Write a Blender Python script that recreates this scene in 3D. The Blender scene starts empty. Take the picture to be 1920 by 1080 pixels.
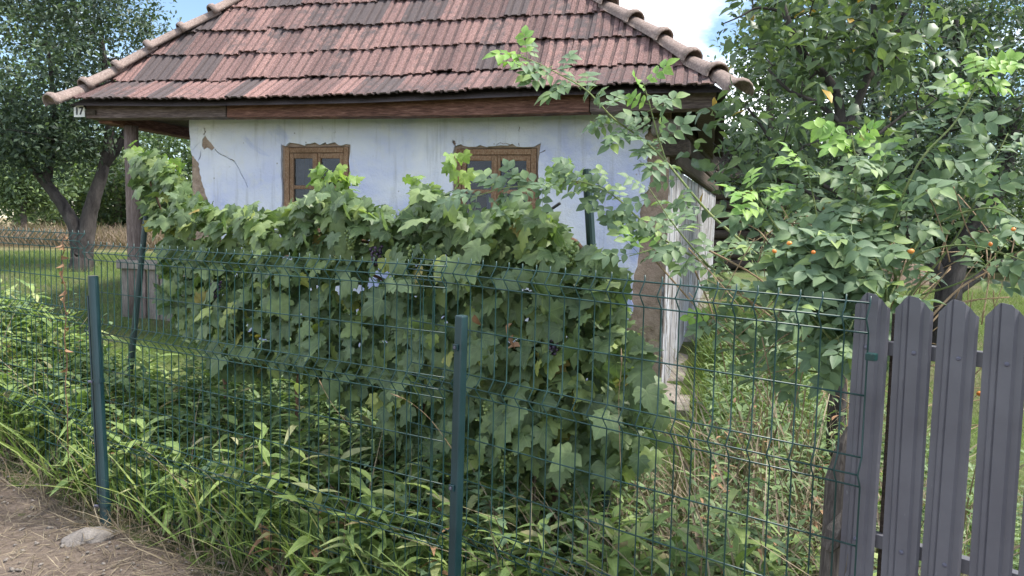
import bpy, bmesh, math, random
import numpy as np
from mathutils import Vector, Matrix, noise
from mathutils.geometry import delaunay_2d_cdt
random.seed(7); rng = np.random.default_rng(7)
SC = bpy.context.scene; COL = SC.collection
# ------------------------------------------------------------------ camera
F = 1450.0; PITCH = math.radians(4.4); ROLL = math.radians(1.27); EYE = 1.7
FW = np.array([0, math.cos(PITCH), -math.sin(PITCH)])
_r0 = np.array([1.0, 0, 0]); _u0 = np.cross(_r0, FW)
RT = math.cos(ROLL)*_r0 + math.sin(ROLL)*_u0
UP = math.cos(ROLL)*_u0 - math.sin(ROLL)*_r0
C0 = np.array([0, 0, EYE])
cam_d = bpy.data.cameras.new('camera'); cam = bpy.data.objects.new('camera', cam_d); COL.objects.link(cam)
cam_d.sensor_width = 36; cam_d.lens = F/1920*36; cam_d.clip_start = .05; cam_d.clip_end = 2000
cam.matrix_world = Matrix(((RT[0], UP[0], -FW[0], 0), (RT[1], UP[1], -FW[1], 0), (RT[2], UP[2], -FW[2], EYE), (0, 0, 0, 1)))
SC.camera = cam
# ------------------------------------------------------------------ sky, sun, exposure
SUN_EL, SUN_AZ = math.radians(58), math.radians(99)      # azimuth clockwise from +Y
w = bpy.data.worlds.new('World'); SC.world = w; w.use_nodes = True
nt = w.node_tree; nt.nodes.clear()
def wn(t): return nt.nodes.new(t)
sky = wn('ShaderNodeTexSky'); sky.sky_type = 'NISHITA'; sky.sun_disc = False
sky.sun_elevation = SUN_EL; sky.sun_rotation = SUN_AZ; sky.air_density = 1.0; sky.dust_density = .2; sky.ozone_density = 2.0
tc = wn('ShaderNodeTexCoord'); mp = wn('ShaderNodeMapping'); mp.inputs['Scale'].default_value = (1, 1, 2.2); mp.inputs['Location'].default_value = (.7, .2, .1)
nz = wn('ShaderNodeTexNoise'); nz.inputs['Scale'].default_value = 2.3; nz.inputs['Detail'].default_value = 9; nz.inputs['Roughness'].default_value = .55
cr = wn('ShaderNodeValToRGB'); cr.color_ramp.elements[0].position = .47; cr.color_ramp.elements[1].position = .60
mx = wn('ShaderNodeMix'); mx.data_type = 'RGBA'; mx.inputs['B'].default_value = (13.2, 13.6, 14.3, 1)
bg = wn('ShaderNodeBackground'); bg.inputs['Strength'].default_value = .06; wo = wn('ShaderNodeOutputWorld')
L_ = nt.links.new
L_(tc.outputs['Generated'], mp.inputs['Vector']); L_(mp.outputs['Vector'], nz.inputs['Vector']); L_(nz.outputs['Fac'], cr.inputs['Fac'])
L_(cr.outputs['Color'], mx.inputs['Factor']); L_(sky.outputs['Color'], mx.inputs['A']); L_(mx.outputs['Result'], bg.inputs['Color']); L_(bg.outputs['Background'], wo.inputs['Surface'])
sd = bpy.data.lights.new('sun', 'SUN'); sd.energy = 2.2; sd.angle = math.radians(10); sd.color = (1, .95, .86)
so = bpy.data.objects.new('sun', sd); COL.objects.link(so)
sdir = Vector((math.sin(SUN_AZ)*math.cos(SUN_EL), math.cos(SUN_AZ)*math.cos(SUN_EL), math.sin(SUN_EL)))
so.rotation_euler = sdir.to_track_quat('Z', 'Y').to_euler(); so.location = (4, 6, 12)
SC.view_settings.view_transform = 'Standard'; SC.view_settings.look = 'None'; SC.view_settings.gamma = 1
SC.view_settings.exposure = 2.0
# ------------------------------------------------------------------ projection helpers (photo pixel + real depth -> place)
def ray(px, py): return FW + (px-960)/F*RT + (540-py)/F*UP
def at(px, py, Z): return C0 + ray(px, py)*Z
def atv(px, py, Z): return Vector(at(px, py, Z))
def proj(P):
    d = np.asarray(P, float) - C0; z = d @ FW
    return 960+F*(d @ RT)/z, 540-F*(d @ UP)/z
# ------------------------------------------------------------------ object helpers
def base_of(p):
    return p.matrix_world.translation if p else Vector()
def link(o, parent=None):
    COL.objects.link(o)
    if parent is not None:
        o.parent = parent
        top = parent
        while top.parent: top = top.parent
        if parent.type == 'EMPTY': o.matrix_parent_inverse = Matrix.Translation(-Vector(parent['_b']))
    return o
def tag(o, label=None, cat=None, group=None, kind=None):
    if label: o['label'] = label
    if cat: o['category'] = cat
    if group: o['group'] = group
    if kind: o['kind'] = kind
    return o
def thing(name, base, label, cat, group=None):
    o = bpy.data.objects.new(name, None); o.location = base; o['_b'] = tuple(base); o.empty_display_size = .1
    COL.objects.link(o); return tag(o, label, cat, group)
class MB:
    def __init__(s): s.v = []; s.f = []
    def add(s, V, Fs):
        b = len(s.v); s.v += [tuple(p) for p in V]; s.f += [tuple(i+b for i in f) for f in Fs]; return s
    def box8(s, P):      # 8 points: bottom ring 4, top ring 4
        return s.add(P, [(3, 2, 1, 0), (4, 5, 6, 7), (0, 1, 5, 4), (1, 2, 6, 5), (2, 3, 7, 6), (3, 0, 4, 7)])
    def obox(s, c, X, Y, Z):   # centre and half axes
        c, X, Y, Z = map(Vector, (c, X, Y, Z))
        return s.box8([c-X-Y-Z, c+X-Y-Z, c+X+Y-Z, c-X+Y-Z, c-X-Y+Z, c+X-Y+Z, c+X+Y+Z, c-X+Y+Z])
    def tube(s, pts, rad, n=6, cap=True):
        pts = [Vector(p) for p in pts]; m = len(pts)
        if not hasattr(rad, '__len__'): rad = [rad]*m
        t0 = (pts[1]-pts[0]).normalized(); a = t0.orthogonal().normalized(); V = []
        for i, p in enumerate(pts):
            t = (pts[min(i+1, m-1)]-pts[max(i-1, 0)]).normalized()
            a = (a - t*a.dot(t)); a = a.normalized() if a.length > 1e-6 else t.orthogonal().normalized()
            b = t.cross(a)
            for k in range(n):
                an = 2*math.pi*k/n; V.append(p + (a*math.cos(an)+b*math.sin(an))*rad[i])
        Fs = [(i*n+k, i*n+(k+1) % n, (i+1)*n+(k+1) % n, (i+1)*n+k) for i in range(m-1) for k in range(n)]
        if cap: Fs += [tuple(range(n-1, -1, -1)), tuple((m-1)*n+k for k in range(n))]
        return s.add(V, Fs)
    def mesh(s, name, mat, smooth=False):
        me = bpy.data.meshes.new(name); me.from_pydata(s.v, [], s.f); me.materials.append(mat)
        if smooth: me.polygons.foreach_set('use_smooth', [True]*len(me.polygons))
        me.update(); return me
    def build(s, name, mat, parent=None, smooth=False, bevel=0):
        o = bpy.data.objects.new(name, s.mesh(name, mat, smooth)); link(o, parent)
        if bevel:
            b = o.modifiers.new('b', 'BEVEL'); b.width = bevel; b.segments = 2; b.limit_method = 'ANGLE'
        return o
def place(name, me, M, parent=None):
    o = bpy.data.objects.new(name, me); o.matrix_basis = M; return link(o, parent)
def smooth_path(pts, n=4):
    P = [Vector(p) for p in pts]; out = []
    for i in range(len(P)-1):
        p0, p1, p2, p3 = P[max(i-1, 0)], P[i], P[i+1], P[min(i+2, len(P)-1)]
        for k in range(n):
            t = k/n; out.append(.5*((2*p1)+(p2-p0)*t+(2*p0-5*p1+4*p2-p3)*t*t+(3*p1-p0-3*p2+p3)*t**3))
    return out+[P[-1]]
# ------------------------------------------------------------------ templates of leaves: (verts, tris, uv)
def tmpl(V, T): V = np.array(V, float); return V, np.array(T, int), V[:, :2].copy()
def grape_leaf(seed):
    r = random.Random(seed)
    half = [(.08, -.13), (.22, -.22), (.36, -.17), (.45, -.03), (.55, .03), (.47, .12), (.43, .19), (.52, .30), (.56, .43), (.44, .43), (.33, .42), (.26, .47), (.28, .60), (.17, .67), (.12, .78)]
    j = lambda p: (p[0]*(1+r.uniform(-.09, .09)), p[1]+r.uniform(-.03, .03))
    out = [(0, -.02)]+[j(p) for p in half]+[(r.uniform(-.03, .03), .90)]+[(-x, y) for x, y in [j(p) for p in reversed(half)]]
    n = len(out); c = (0, .14)
    def z(x, y):
        rr = x*x+(y-.15)**2; an = math.atan2(x, y-.1)
        return -.42*rr*r0 + .035*math.cos(5*an+ph)*min(1, rr*5) + fold*abs(x) - .16*max(0, y-.4)
    r0, ph, fold = r.uniform(.3, 1.0), r.uniform(-.5, .5), r.uniform(-.16, .20)
    V = [(0, .14, z(0, .14))]
    ring = [(c[0]+(x-c[0])*.55, c[1]+(y-c[1])*.55) for x, y in out]
    V += [(x, y, z(x, y)) for x, y in ring] + [(x, y, z(x, y)) for x, y in out]
    T = []
    for k in range(n):
        k2 = (k+1) % n
        T += [(0, 1+k2, 1+k), (1+k, 1+k2, 1+n+k2), (1+k, 1+n+k2, 1+n+k)]
    return tmpl(V, [t[::-1] for t in T])
def ovate(L, W, fold=.25, droop=.25, ox=0, oy=0, ang=0, segs=4, tipw=1.0):
    V = []; T = []
    for i in range(segs+1):
        t = i/segs; wd = W*.5*math.sin(math.pi*min(.97, max(.04, t**(.8*tipw))))
        y = L*t; z = -droop*L*t*t
        V += [(-wd, y, z+fold*wd), (0, y, z), (wd, y, z+fold*wd)]
    for i in range(segs):
        a = 3*i; b = a+3
        T += [(a, a+1, b+1), (a, b+1, b), (a+1, a+2, b+2), (a+1, b+2, b+1)]
    ca, sa = math.cos(ang), math.sin(ang)
    uv = [(v[0]/W, v[1]/L) for v in V]
    V = [(ox+v[0]*ca+v[1]*sa, oy-v[0]*sa+v[1]*ca, v[2]) for v in V]
    return np.array(V), np.array(T), np.array(uv)
def join_t(parts):
    V = []; T = []; U = []; b = 0
    for v, t, u in parts: V.append(v); T.append(t+b); U.append(u); b += len(v)
    return np.concatenate(V), np.concatenate(T), np.concatenate(U)
def ribbon(y0, y1, w_):
    V = np.array([(-w_, y0, 0), (w_, y0, 0), (w_*.6, y1, -.002), (-w_*.6, y1, -.002), (0, y0, -w_*1.5), (0, y1, -w_)])
    return V, np.array([(0, 1, 2), (0, 2, 3), (1, 4, 5), (1, 5, 2), (4, 0, 3), (4, 3, 5)]), np.zeros((6, 2))+.5
def rose_leaf(seed):
    r = random.Random(seed); parts = [ribbon(-.02, .11, .0013)]
    for i, y in enumerate((.022, .060, .096)):
        for sg in (-1, 1):
            k = 1+.18*i
            parts.append(ovate(.043*k*r.uniform(.9, 1.1), .029*k*r.uniform(.9, 1.1), r.uniform(.1, .5), r.uniform(0, .5), 0, y, sg*r.uniform(.95, 1.35), 5))
    parts.append(ovate(.060*r.uniform(.9, 1.1), .038, r.uniform(.1, .4), r.uniform(.1, .5), 0, .11, r.uniform(-.15, .15), 5))
    return join_t(parts)
def mesh_t(name, t, mat, smooth=True):
    V, T, U = t; me = bpy.data.meshes.new(name); me.from_pydata(V.tolist(), [], T.tolist()); me.materials.append(mat)
    uv = me.uv_layers.new(name='uv'); uv.data.foreach_set('uv', U[T.ravel()].astype('f').ravel())
    if smooth: me.polygons.foreach_set('use_smooth', [True]*len(T))
    me.update(); return me
def rots(N, D):
    N = N/np.linalg.norm(N, axis=1, keepdims=True); Y = D-(D*N).sum(1, keepdims=True)*N
    Y /= np.linalg.norm(Y, axis=1, keepdims=True)+1e-9; X = np.cross(Y, N)
    return np.stack([X, Y, N], axis=2)
def scatter(name, ts, R, P, S, mats, parent=None, smooth=True):
    """many copies of the templates ts in one mesh; S (M,) or (M,3)"""
    M = len(P); S = np.asarray(S, float); S = np.repeat(S[:, None], 3, 1) if S.ndim == 1 else S
    which = rng.integers(0, len(ts), M); Vs = []; Ts = []; Us = []; Mi = []; b = 0
    for k, (V, T, U) in enumerate(ts):
        ix = np.where(which == k)[0]
        if not len(ix): continue
        W = np.einsum('mij,mnj->mni', R[ix], V[None]*S[ix][:, None, :])+P[ix][:, None, :]
        Vs.append(W.reshape(-1, 3)); Ts.append((T[None]+(np.arange(len(ix))*len(V))[:, None, None]+b).reshape(-1, 3)); Us.append(np.tile(U, (len(ix), 1)))
        b += len(ix)*len(V)
    V = np.concatenate(Vs); T = np.concatenate(Ts); U = np.concatenate(Us)
    me = bpy.data.meshes.new(name); me.vertices.add(len(V)); me.vertices.foreach_set('co', V.astype('f').ravel())
    me.loops.add(len(T)*3); me.loops.foreach_set('vertex_index', T.astype('i').ravel())
    me.polygons.add(len(T)); me.polygons.foreach_set('loop_start', np.arange(0, len(T)*3, 3, dtype='i')); me.polygons.foreach_set('loop_total', np.full(len(T), 3, dtype='i'))
    uv = me.uv_layers.new(name='uv'); uv.data.foreach_set('uv', U[T.ravel()].astype('f').ravel())
    me.materials.append(mats); 
    if smooth: me.polygons.foreach_set('use_smooth', np.ones(len(T), dtype=bool))
    me.update(calc_edges=True); me.validate()
    o = bpy.data.objects.new(name, me); link(o, parent); o['kind'] = 'stuff'; return o
def rand_unit(n):
    v = rng.normal(size=(n, 3)); return v/np.linalg.norm(v, axis=1, keepdims=True)
# ------------------------------------------------------------------ material helper
class Mt:
    def __init__(s, name):
        s.m = bpy.data.materials.new(name); s.m.use_nodes = True; s.nt = s.m.node_tree; s.nt.nodes.clear()
        s.out = s.nt.nodes.new('ShaderNodeOutputMaterial')
    def n(s, t, ins=None, **kw):
        nd = s.nt.nodes.new('ShaderNode'+t)
        for k, v in kw.items(): setattr(nd, k, v)
        for k, v in (ins or {}).items():
            if isinstance(v, bpy.types.NodeSocket): s.nt.links.new(v, nd.inputs[k])
            else: nd.inputs[k].default_value = v
        return nd
    def noise(s, scale, detail=5, rough=.6, vec=None, dist=0):
        i = {'Scale': scale, 'Detail': detail, 'Roughness': rough, 'Distortion': dist}
        i['Vector'] = vec if vec else s.pos()
        return s.n('TexNoise', i).outputs['Fac']
    def pos(s, scale=None):
        p = s.n('NewGeometry').outputs['Position']
        return s.n('Mapping', {'Vector': p, 'Scale': scale}).outputs['Vector'] if scale else p
    def obj(s, scale=None, rot=None):
        p = s.n('TexCoord').outputs['Object']
        if scale or rot: return s.n('Mapping', {'Vector': p, 'Scale': scale or (1, 1, 1), 'Rotation': rot or (0, 0, 0)}).outputs['Vector']
        return p
    def ramp(s, fac, stops, interp='LINEAR'):
        nd = s.n('ValToRGB', {'Fac': fac}); cr = nd.color_ramp; cr.interpolation = interp
        while len(cr.elements) < len(stops): cr.elements.new(.5)
        for e, (p, c) in zip(cr.elements, stops):
            e.position = p; e.color = (c, c, c, 1) if isinstance(c, (int, float)) else (*c, 1)
        return nd.outputs['Color']
    def mix(s, f, a, b, mode='MIX'):
        nd = s.n('Mix', data_type='RGBA', blend_type=mode)
        for k, v in (('Factor', f), ('A', a), ('B', b)):
            if isinstance(v, bpy.types.NodeSocket): s.nt.links.new(v, nd.inputs[k])
            else: nd.inputs[k].default_value = v if k == 'Factor' else (*v, 1)
        return nd.outputs['Result']
    def math(s, op, a, b=0.0, clamp=False):
        nd = s.n('Math', operation=op, use_clamp=clamp)
        for i, v in enumerate((a, b)):
            if isinstance(v, bpy.types.NodeSocket): s.nt.links.new(v, nd.inputs[i])
            else: nd.inputs[i].default_value = v
        return nd.outputs[0]
    def rnd(s):
        a = s.n('NewGeometry').outputs['Random Per Island']; b = s.n('ObjectInfo').outputs['Random']
        return s.math('FRACT', s.math('ADD', a, s.math('MULTIPLY', b, 7.31)))
    def bsdf(s, col, rough=.7, bump=None, bstr=.3, bdist=.01, spec=.4, metal=0):
        i = {'Base Color': col if isinstance(col, bpy.types.NodeSocket) else (*col, 1), 'Roughness': rough, 'Specular IOR Level': spec, 'Metallic': metal}
        if bump is not None: i['Normal'] = s.n('Bump', {'Height': bump, 'Strength': bstr, 'Distance': bdist}).outputs['Normal']
        return s.n('BsdfPrincipled', i).outputs['BSDF']
    def done(s, sh): s.nt.links.new(sh, s.out.inputs['Surface']); return s.m
def leafmat(name, stops, trans=.35, rough=.5, vein=None, veincol=None, spec=.35):
    m = Mt(name); r = m.rnd(); c = m.ramp(r, stops)
    nz = m.noise(28, 3); c = m.mix(m.math('MULTIPLY', nz, .55), c, (.30, .34, .22), 'MULTIPLY') if False else m.mix(.55, c, m.ramp(nz, [(.25, .55), (.75, 1.35)]), 'MULTIPLY')
    if vein:
        uv = m.n('UVMap', uv_map='uv').outputs['UV']; sp = m.n('SeparateXYZ', {'Vector': uv}); x = m.math('ABSOLUTE', sp.outputs['X']); y = sp.outputs['Y']
        if vein == 'grape':
            msk = None
            for a in (0, 46, 98):
                sa, ca = math.sin(math.radians(a)), math.cos(math.radians(a))
                d = m.math('ABSOLUTE', m.math('SUBTRACT', m.math('MULTIPLY', x, ca), m.math('MULTIPLY', y, sa)))
                t = m.math('ADD', m.math('MULTIPLY', x, sa), m.math('MULTIPLY', y, ca))
                k = m.math('MULTIPLY', m.math('LESS_THAN', d, .013), m.math('GREATER_THAN', t, 0))
                msk = k if msk is None else m.math('MAXIMUM', msk, k)
        else:
            msk = m.math('LESS_THAN', x, .035)
            st = m.math('FRACT', m.math('MULTIPLY', m.math('SUBTRACT', y, m.math('MULTIPLY', x, .5)), 7))
            msk = m.math('MAXIMUM', msk, m.math('MULTIPLY', m.math('LESS_THAN', st, .13), .45))
        c = m.mix(m.math('MULTIPLY', msk, .55), c, veincol or (.20, .26, .10))
    b = m.bsdf(c, rough, spec=spec)
    tr = m.n('BsdfTranslucent', {'Color': m.mix(1, c, (1.1, 1.25, .62), 'MULTIPLY')}).outputs['BSDF']
    return m.done(m.n('MixShader', {'Fac': trans, 1: b, 2: tr}).outputs['Shader'])
M = {}
G = lambda r, g, b: (r, g, b)
M['grape'] = leafmat('grape_leaf', [(0, G(.10, .15, .075)), (.5, G(.135, .19, .092)), (.8, G(.17, .235, .10)), (.94, G(.22, .28, .09)), (.985, G(.32, .36, .10)), (1, G(.36, .27, .10))], .3, .5, 'grape', (.19, .26, .11))
M['rose'] = leafmat('rose_leaf', [(0, G(.11, .17, .10)), (.6, G(.15, .22, .125)), (.9, G(.20, .28, .125)), (1, G(.28, .37, .12))], .3, .55, 'pin', (.16, .24, .13))
M['rose_young'] = leafmat('rose_leaf_young', [(0, G(.18, .33, .09)), (1, G(.30, .45, .11))], .4, .5, 'pin', (.3, .42, .16))
M['pear'] = leafmat('pear_leaf', [(0, G(.09, .135, .085)), (.55, G(.13, .185, .11)), (.86, G(.18, .25, .115)), (.985, G(.24, .31, .10)), (.987, G(.42, .27, .05)), (1, G(.5, .3, .06))], .3, .42, 'pin', (.12, .17, .09))
M['plum'] = leafmat('plum_leaf', [(0, G(.05, .08, .058)), (.6, G(.08, .118, .078)), (1, G(.13, .18, .10))], .3, .5)
M['far'] = leafmat('far_leaf', [(0, G(.065, .10, .06)), (.6, G(.105, .16, .075)), (1, G(.19, .26, .09))], .35, .6)
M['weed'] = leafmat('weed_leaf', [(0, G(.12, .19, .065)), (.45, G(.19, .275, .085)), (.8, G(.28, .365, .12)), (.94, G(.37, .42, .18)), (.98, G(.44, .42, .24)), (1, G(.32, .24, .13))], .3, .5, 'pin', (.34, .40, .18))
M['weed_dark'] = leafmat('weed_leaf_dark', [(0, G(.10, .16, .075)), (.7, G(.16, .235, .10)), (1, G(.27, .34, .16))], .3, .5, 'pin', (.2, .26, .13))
M['grass'] = leafmat('grass_blade', [(0, G(.13, .20, .055)), (.6, G(.20, .29, .08)), (.88, G(.30, .37, .12)), (1, G(.44, .41, .21))], .35, .5)
M['lawn'] = leafmat('lawn_blade', [(0, G(.09, .14, .04)), (.6, G(.14, .20, .055)), (1, G(.23, .27, .10))], .4, .55)
M['straw'] = leafmat('straw', [(0, G(.13, .10, .07)), (.6, G(.22, .175, .12)), (1, G(.34, .285, .20))], .15, .7)
M['tallstraw'] = leafmat('field_straw', [(0, G(.145, .11, .082)), (1, G(.25, .19, .14))], .25, .7)
M['dead'] = leafmat('dead_leaf', [(0, G(.20, .11, .06)), (1, G(.36, .21, .12))], .2, .7)
def woodmat(name, cols, axis=(1, 1, 1), rough=.8, bstr=.6):
    m = Mt(name); v = m.obj(axis); g = m.noise(9, 8, .7, v, .6); b = m.noise(2.2, 4, .6)
    c = m.ramp(g, [(.3, cols[0]), (.5, cols[1]), (.72, cols[2])]); c = m.mix(.6, c, m.ramp(b, [(.3, .6), (.7, 1.3)]), 'MULTIPLY')
    r = m.rnd(); c = m.mix(.5, c, m.ramp(r, [(0, .75), (1, 1.25)]), 'MULTIPLY')
    return m.done(m.bsdf(c, rough, g, bstr, .006, .2))
M['wood_grey'] = woodmat('weathered_wood', [G(.10, .085, .075), G(.22, .19, .17), G(.36, .32, .29)], (14, 14, 1.2))
M['wood_old'] = woodmat('rotten_wood', [G(.05, .042, .038), G(.11, .095, .085), G(.22, .195, .175)], (14, 14, 1.2))
M['wood_beam'] = woodmat('eave_wood', [G(.04, .022, .02), G(.15, .072, .055), G(.34, .19, .15)], (1.0, 1.0, 12))
M['wood_beam2'] = woodmat('eave_wood_grey', [G(.045, .032, .03), G(.13, .095, .088), G(.28, .22, .205)], (1.0, 1.0, 12))
M['wood_post'] = woodmat('porch_wood', [G(.07, .052, .048), G(.16, .12, .11), G(.30, .245, .225)], (14, 14, 1.0))
M['wood_win'] = woodmat('window_wood', [G(.13, .07, .04), G(.28, .165, .10), G(.46, .34, .25)], (10, 10, 6))
M['wood_dark'] = woodmat('old_dark_wood', [G(.03, .024, .02), G(.07, .055, .045), G(.14, .11, .09)], (2, 12, 12))
def barkmat(name, a, b, s=10):
    m = Mt(name); g = m.noise(s, 8, .7, m.pos((1, 1, .35)), .5)
    return m.done(m.bsdf(m.ramp(g, [(.35, a), (.7, b)]), .85, g, .8, .02, .2))
M['bark'] = barkmat('bark', G(.055, .045, .04), G(.20, .175, .155))
M['bark_dark'] = barkmat('dark_bark', G(.022, .019, .019), G(.10, .088, .084))
M['bark_vine'] = barkmat('vine_bark', G(.09, .05, .035), G(.24, .15, .10), 30)
M['stem_green'] = barkmat('green_stem', G(.13, .19, .07), G(.25, .27, .12), 30)
M['stem_dry'] = barkmat('dry_stem', G(.22, .15, .09), G(.42, .31, .2), 30)
m = Mt('tile_clay')                       # clay with dirt in the grooves and dark lichen on some tiles
ob = m.obj(); hz = m.n('SeparateXYZ', {'Vector': ob}).outputs['Z']
fine = m.noise(105, 6, .8); mid = m.noise(14, 5, .65); big = m.noise(2.4, 5, .65); rn = m.n('ObjectInfo').outputs['Random']
c = m.ramp(fine, [(.33, G(.055, .034, .033)), (.48, G(.165, .098, .09)), (.66, G(.34, .235, .218))])
c = m.mix(.8, c, m.ramp(m.math('FRACT', m.math('MULTIPLY', rn, 17.3)), [(0, G(.5, .5, .52)), (.5, G(1, .95, .95)), (1, G(1.4, 1.3, 1.25))]), 'MULTIPLY')
dk = m.ramp(m.math('ADD', m.math('MULTIPLY', mid, .55), m.math('ADD', m.math('MULTIPLY', m.math('POWER', rn, 2.4), .36), m.math('MULTIPLY', big, .42))), [(.52, 0), (.67, .93)])
c = m.mix(dk, c, m.ramp(fine, [(.3, G(.04, .034, .036)), (.7, G(.12, .10, .10))]))
xo = m.math('MULTIPLY', m.n('SeparateXYZ', {'Vector': ob}).outputs['X'], 5.0)
gv = m.ramp(m.math('ADD', xo, m.math('MULTIPLY', m.math('SUBTRACT', mid, .5), .05)), [(.09, 0), (.115, 1), (.215, 1), (.245, 0), (.50, 0), (.525, 1), (.655, 1), (.69, 0), (.88, 0), (.905, 1)])
gr = m.math('MULTIPLY', gv, m.ramp(m.math('ADD', m.math('MULTIPLY', fine, .5), m.math('MULTIPLY', mid, .5)), [(.34, .95), (.62, .25)]))
c = m.mix(gr, c, G(.05, .038, .038))
M['tile'] = m.done(m.bsdf(c, .85, fine, .5, .006, .25))
m = Mt('hip_clay'); fine = m.noise(60, 7, .75); mid = m.noise(7, 5, .6)
c = m.ramp(fine, [(.3, G(.12, .09, .08)), (.5, G(.23, .175, .155)), (.72, G(.35, .29, .265))])
c = m.mix(m.ramp(mid, [(.5, 0), (.68, .75)]), c, G(.16, .125, .11)); M['hip'] = m.done(m.bsdf(c, .9, fine, .5, .006, .2))
m = Mt('blue_limewash')
n1 = m.noise(1.3, 4, .55, None, .4); n2 = m.noise(9, 6, .6); n3 = m.noise(55, 5, .7); st = m.noise(3, 5, .6, m.pos((6, 6, .5)))
c = m.ramp(n1, [(.30, G(.78, .78, .82)), (.48, G(.66, .68, .81)), (.66, G(.45, .49, .76))])
c = m.mix(m.ramp(n2, [(.52, 0), (.72, .6)]), c, G(.70, .70, .71)); c = m.mix(m.ramp(st, [(.55, 0), (.75, .4)]), c, G(.27, .27, .28)); c = m.mix(m.ramp(m.noise(4.5, 8, .75, None, 1.5), [(.64, 0), (.70, .55)]), c, G(.33, .31, .29))
c = m.mix(m.ramp(m.noise(2.1, 6, .6, m.pos((1, 1, 1.4)), .8), [(.62, 0), (.72, .6)]), c, G(.30, .36, .66))
c = m.mix(m.ramp(m.n('TexVoronoi', {'Vector': m.pos(), 'Scale': 7.0, 'Randomness': 1.0}).outputs['Distance'], [(.03, .85), (.07, 0)]), c, G(.30, .28, .27))
M['plaster'] = m.done(m.bsdf(c, .9, m.math('ADD', n2, m.math('MULTIPLY', n3, .5)), .7, .02, .15))
m = Mt('mud_wall'); n1 = m.noise(12, 8, .7); n2 = m.noise(3, 4); sw = m.noise(40, 4, .6, m.pos((1, 1, 6)))
c = m.ramp(n1, [(.3, G(.21, .15, .115)), (.55, G(.40, .30, .235)), (.75, G(.52, .42, .345))]); c = m.mix(m.ramp(n2, [(.45, 0), (.7, .5)]), c, G(.33, .22, .18))
c = m.mix(m.ramp(sw, [(.6, 0), (.7, .5)]), c, G(.5, .42, .32)); M['mud'] = m.done(m.bsdf(c, .95, n1, 1, .03, .1))
m = Mt('peeling_paint'); n1 = m.noise(6, 7, .65, m.pos((3, 3, .7)), .4)
gre = m.ramp(m.noise(30, 5, .6, m.pos((2, 2, .2))), [(.3, G(.11, .10, .095)), (.7, G(.22, .20, .19))])
c = m.mix(m.ramp(n1, [(.44, 0), (.53, 1)]), gre, m.ramp(m.noise(2.5, 4), [(.35, G(.27, .26, .27)), (.65, G(.44, .45, .49))])); M['peel'] = m.done(m.bsdf(c, .85, n1, .6, .01, .2))
m = Mt('rough_stone'); n1 = m.noise(11, 8, .7); c = m.ramp(n1, [(.3, G(.15, .13, .115)), (.7, G(.34, .305, .275))]); M['stone'] = m.done(m.bsdf(c, .9, n1, 1, .03, .2))
def metal(name, c0, c1, rough, wear):
    m = Mt(name); n1 = m.noise(5, 5, .6); n2 = m.noise(60, 6, .7, m.pos((1, 1, .2)))
    c = m.ramp(n1, [(.3, c0), (.7, c1)]); c = m.mix(m.ramp(n2, [(.66, 0), (.78, wear)]), c, G(.35, .36, .38))
    return m.done(m.bsdf(c, m.ramp(n1, [(.3, rough-.08), (.7, rough+.1)]), None, spec=.5))
M['wire'] = metal('green_coated_wire', G(.006, .034, .032), G(.010, .052, .048), .4, .2)
M['post'] = metal('green_post_paint', G(.006, .024, .029), G(.010, .036, .042), .36, .15)
M['pole'] = metal('dark_green_pole', G(.004, .022, .020), G(.007, .030, .028), .45, .1)
M['gate'] = metal('grey_metal', G(.088, .086, .102), G(.125, .123, .140), .40, .5)
M['bolt'] = metal('bolt', G(.07, .07, .10), G(.11, .11, .15), .35, .3)
M['black'] = metal('black_cable', G(.008, .008, .01), G(.014, .014, .016), .5, 0)
m = Mt('window_glass'); gl = m.n('BsdfGlossy', {'Color': (.95, .97, 1, 1), 'Roughness': .06}).outputs['BSDF']; tr = m.n('BsdfTransparent', {'Color': (.62, .70, .80, 1)}).outputs['BSDF']
lw = m.n('LayerWeight', {'Blend': .35}).outputs['Fresnel']; M['glass'] = m.done(m.n('MixShader', {'Fac': m.math('MULTIPLY', lw, .42), 1: tr, 2: gl}).outputs['Shader'])
m = Mt('curtain'); M['curtain'] = m.done(m.bsdf(m.ramp(m.noise(20, 3, .5, m.pos((4, 4, .1))), [(.3, G(.30, .31, .36)), (.7, G(.44, .45, .50))]), .9))
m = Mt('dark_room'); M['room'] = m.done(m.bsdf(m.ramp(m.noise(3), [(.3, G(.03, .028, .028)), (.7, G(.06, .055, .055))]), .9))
m = Mt('enamel_white'); M['enamel'] = m.done(m.bsdf(m.ramp(m.noise(40), [(.3, G(.62, .62, .62)), (.6, G(.78, .78, .78))]), .35))
m = Mt('ink'); M['ink'] = m.done(m.bsdf(m.ramp(m.noise(40), [(.3, G(.01, .01, .015)), (.6, G(.03, .03, .04))]), .5))
m = Mt('rose_hip'); M['hipfruit'] = m.done(m.bsdf(m.ramp(m.rnd(), [(0, G(.62, .17, .03)), (1, G(.70, .28, .05))]), .3, spec=.5))
m = Mt('green_grape'); M['grape_g'] = m.done(m.bsdf(m.ramp(m.rnd(), [(0, G(.13, .20, .06)), (1, G(.24, .30, .10))]), .35, spec=.5))
m = Mt('dark_grape'); M['grape_d'] = m.done(m.bsdf(m.ramp(m.rnd(), [(0, G(.03, .02, .05)), (1, G(.08, .05, .09))]), .4, spec=.5))
m = Mt('ground_earth'); n1 = m.noise(1.2, 6, .6); n2 = m.noise(16, 6, .7); n3 = m.noise(.25, 3)
grn = m.ramp(n2, [(.3, G(.05, .075, .024)), (.7, G(.11, .15, .045))]); ear = m.ramp(n2, [(.3, G(.08, .062, .045)), (.7, G(.16, .13, .09))])
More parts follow.
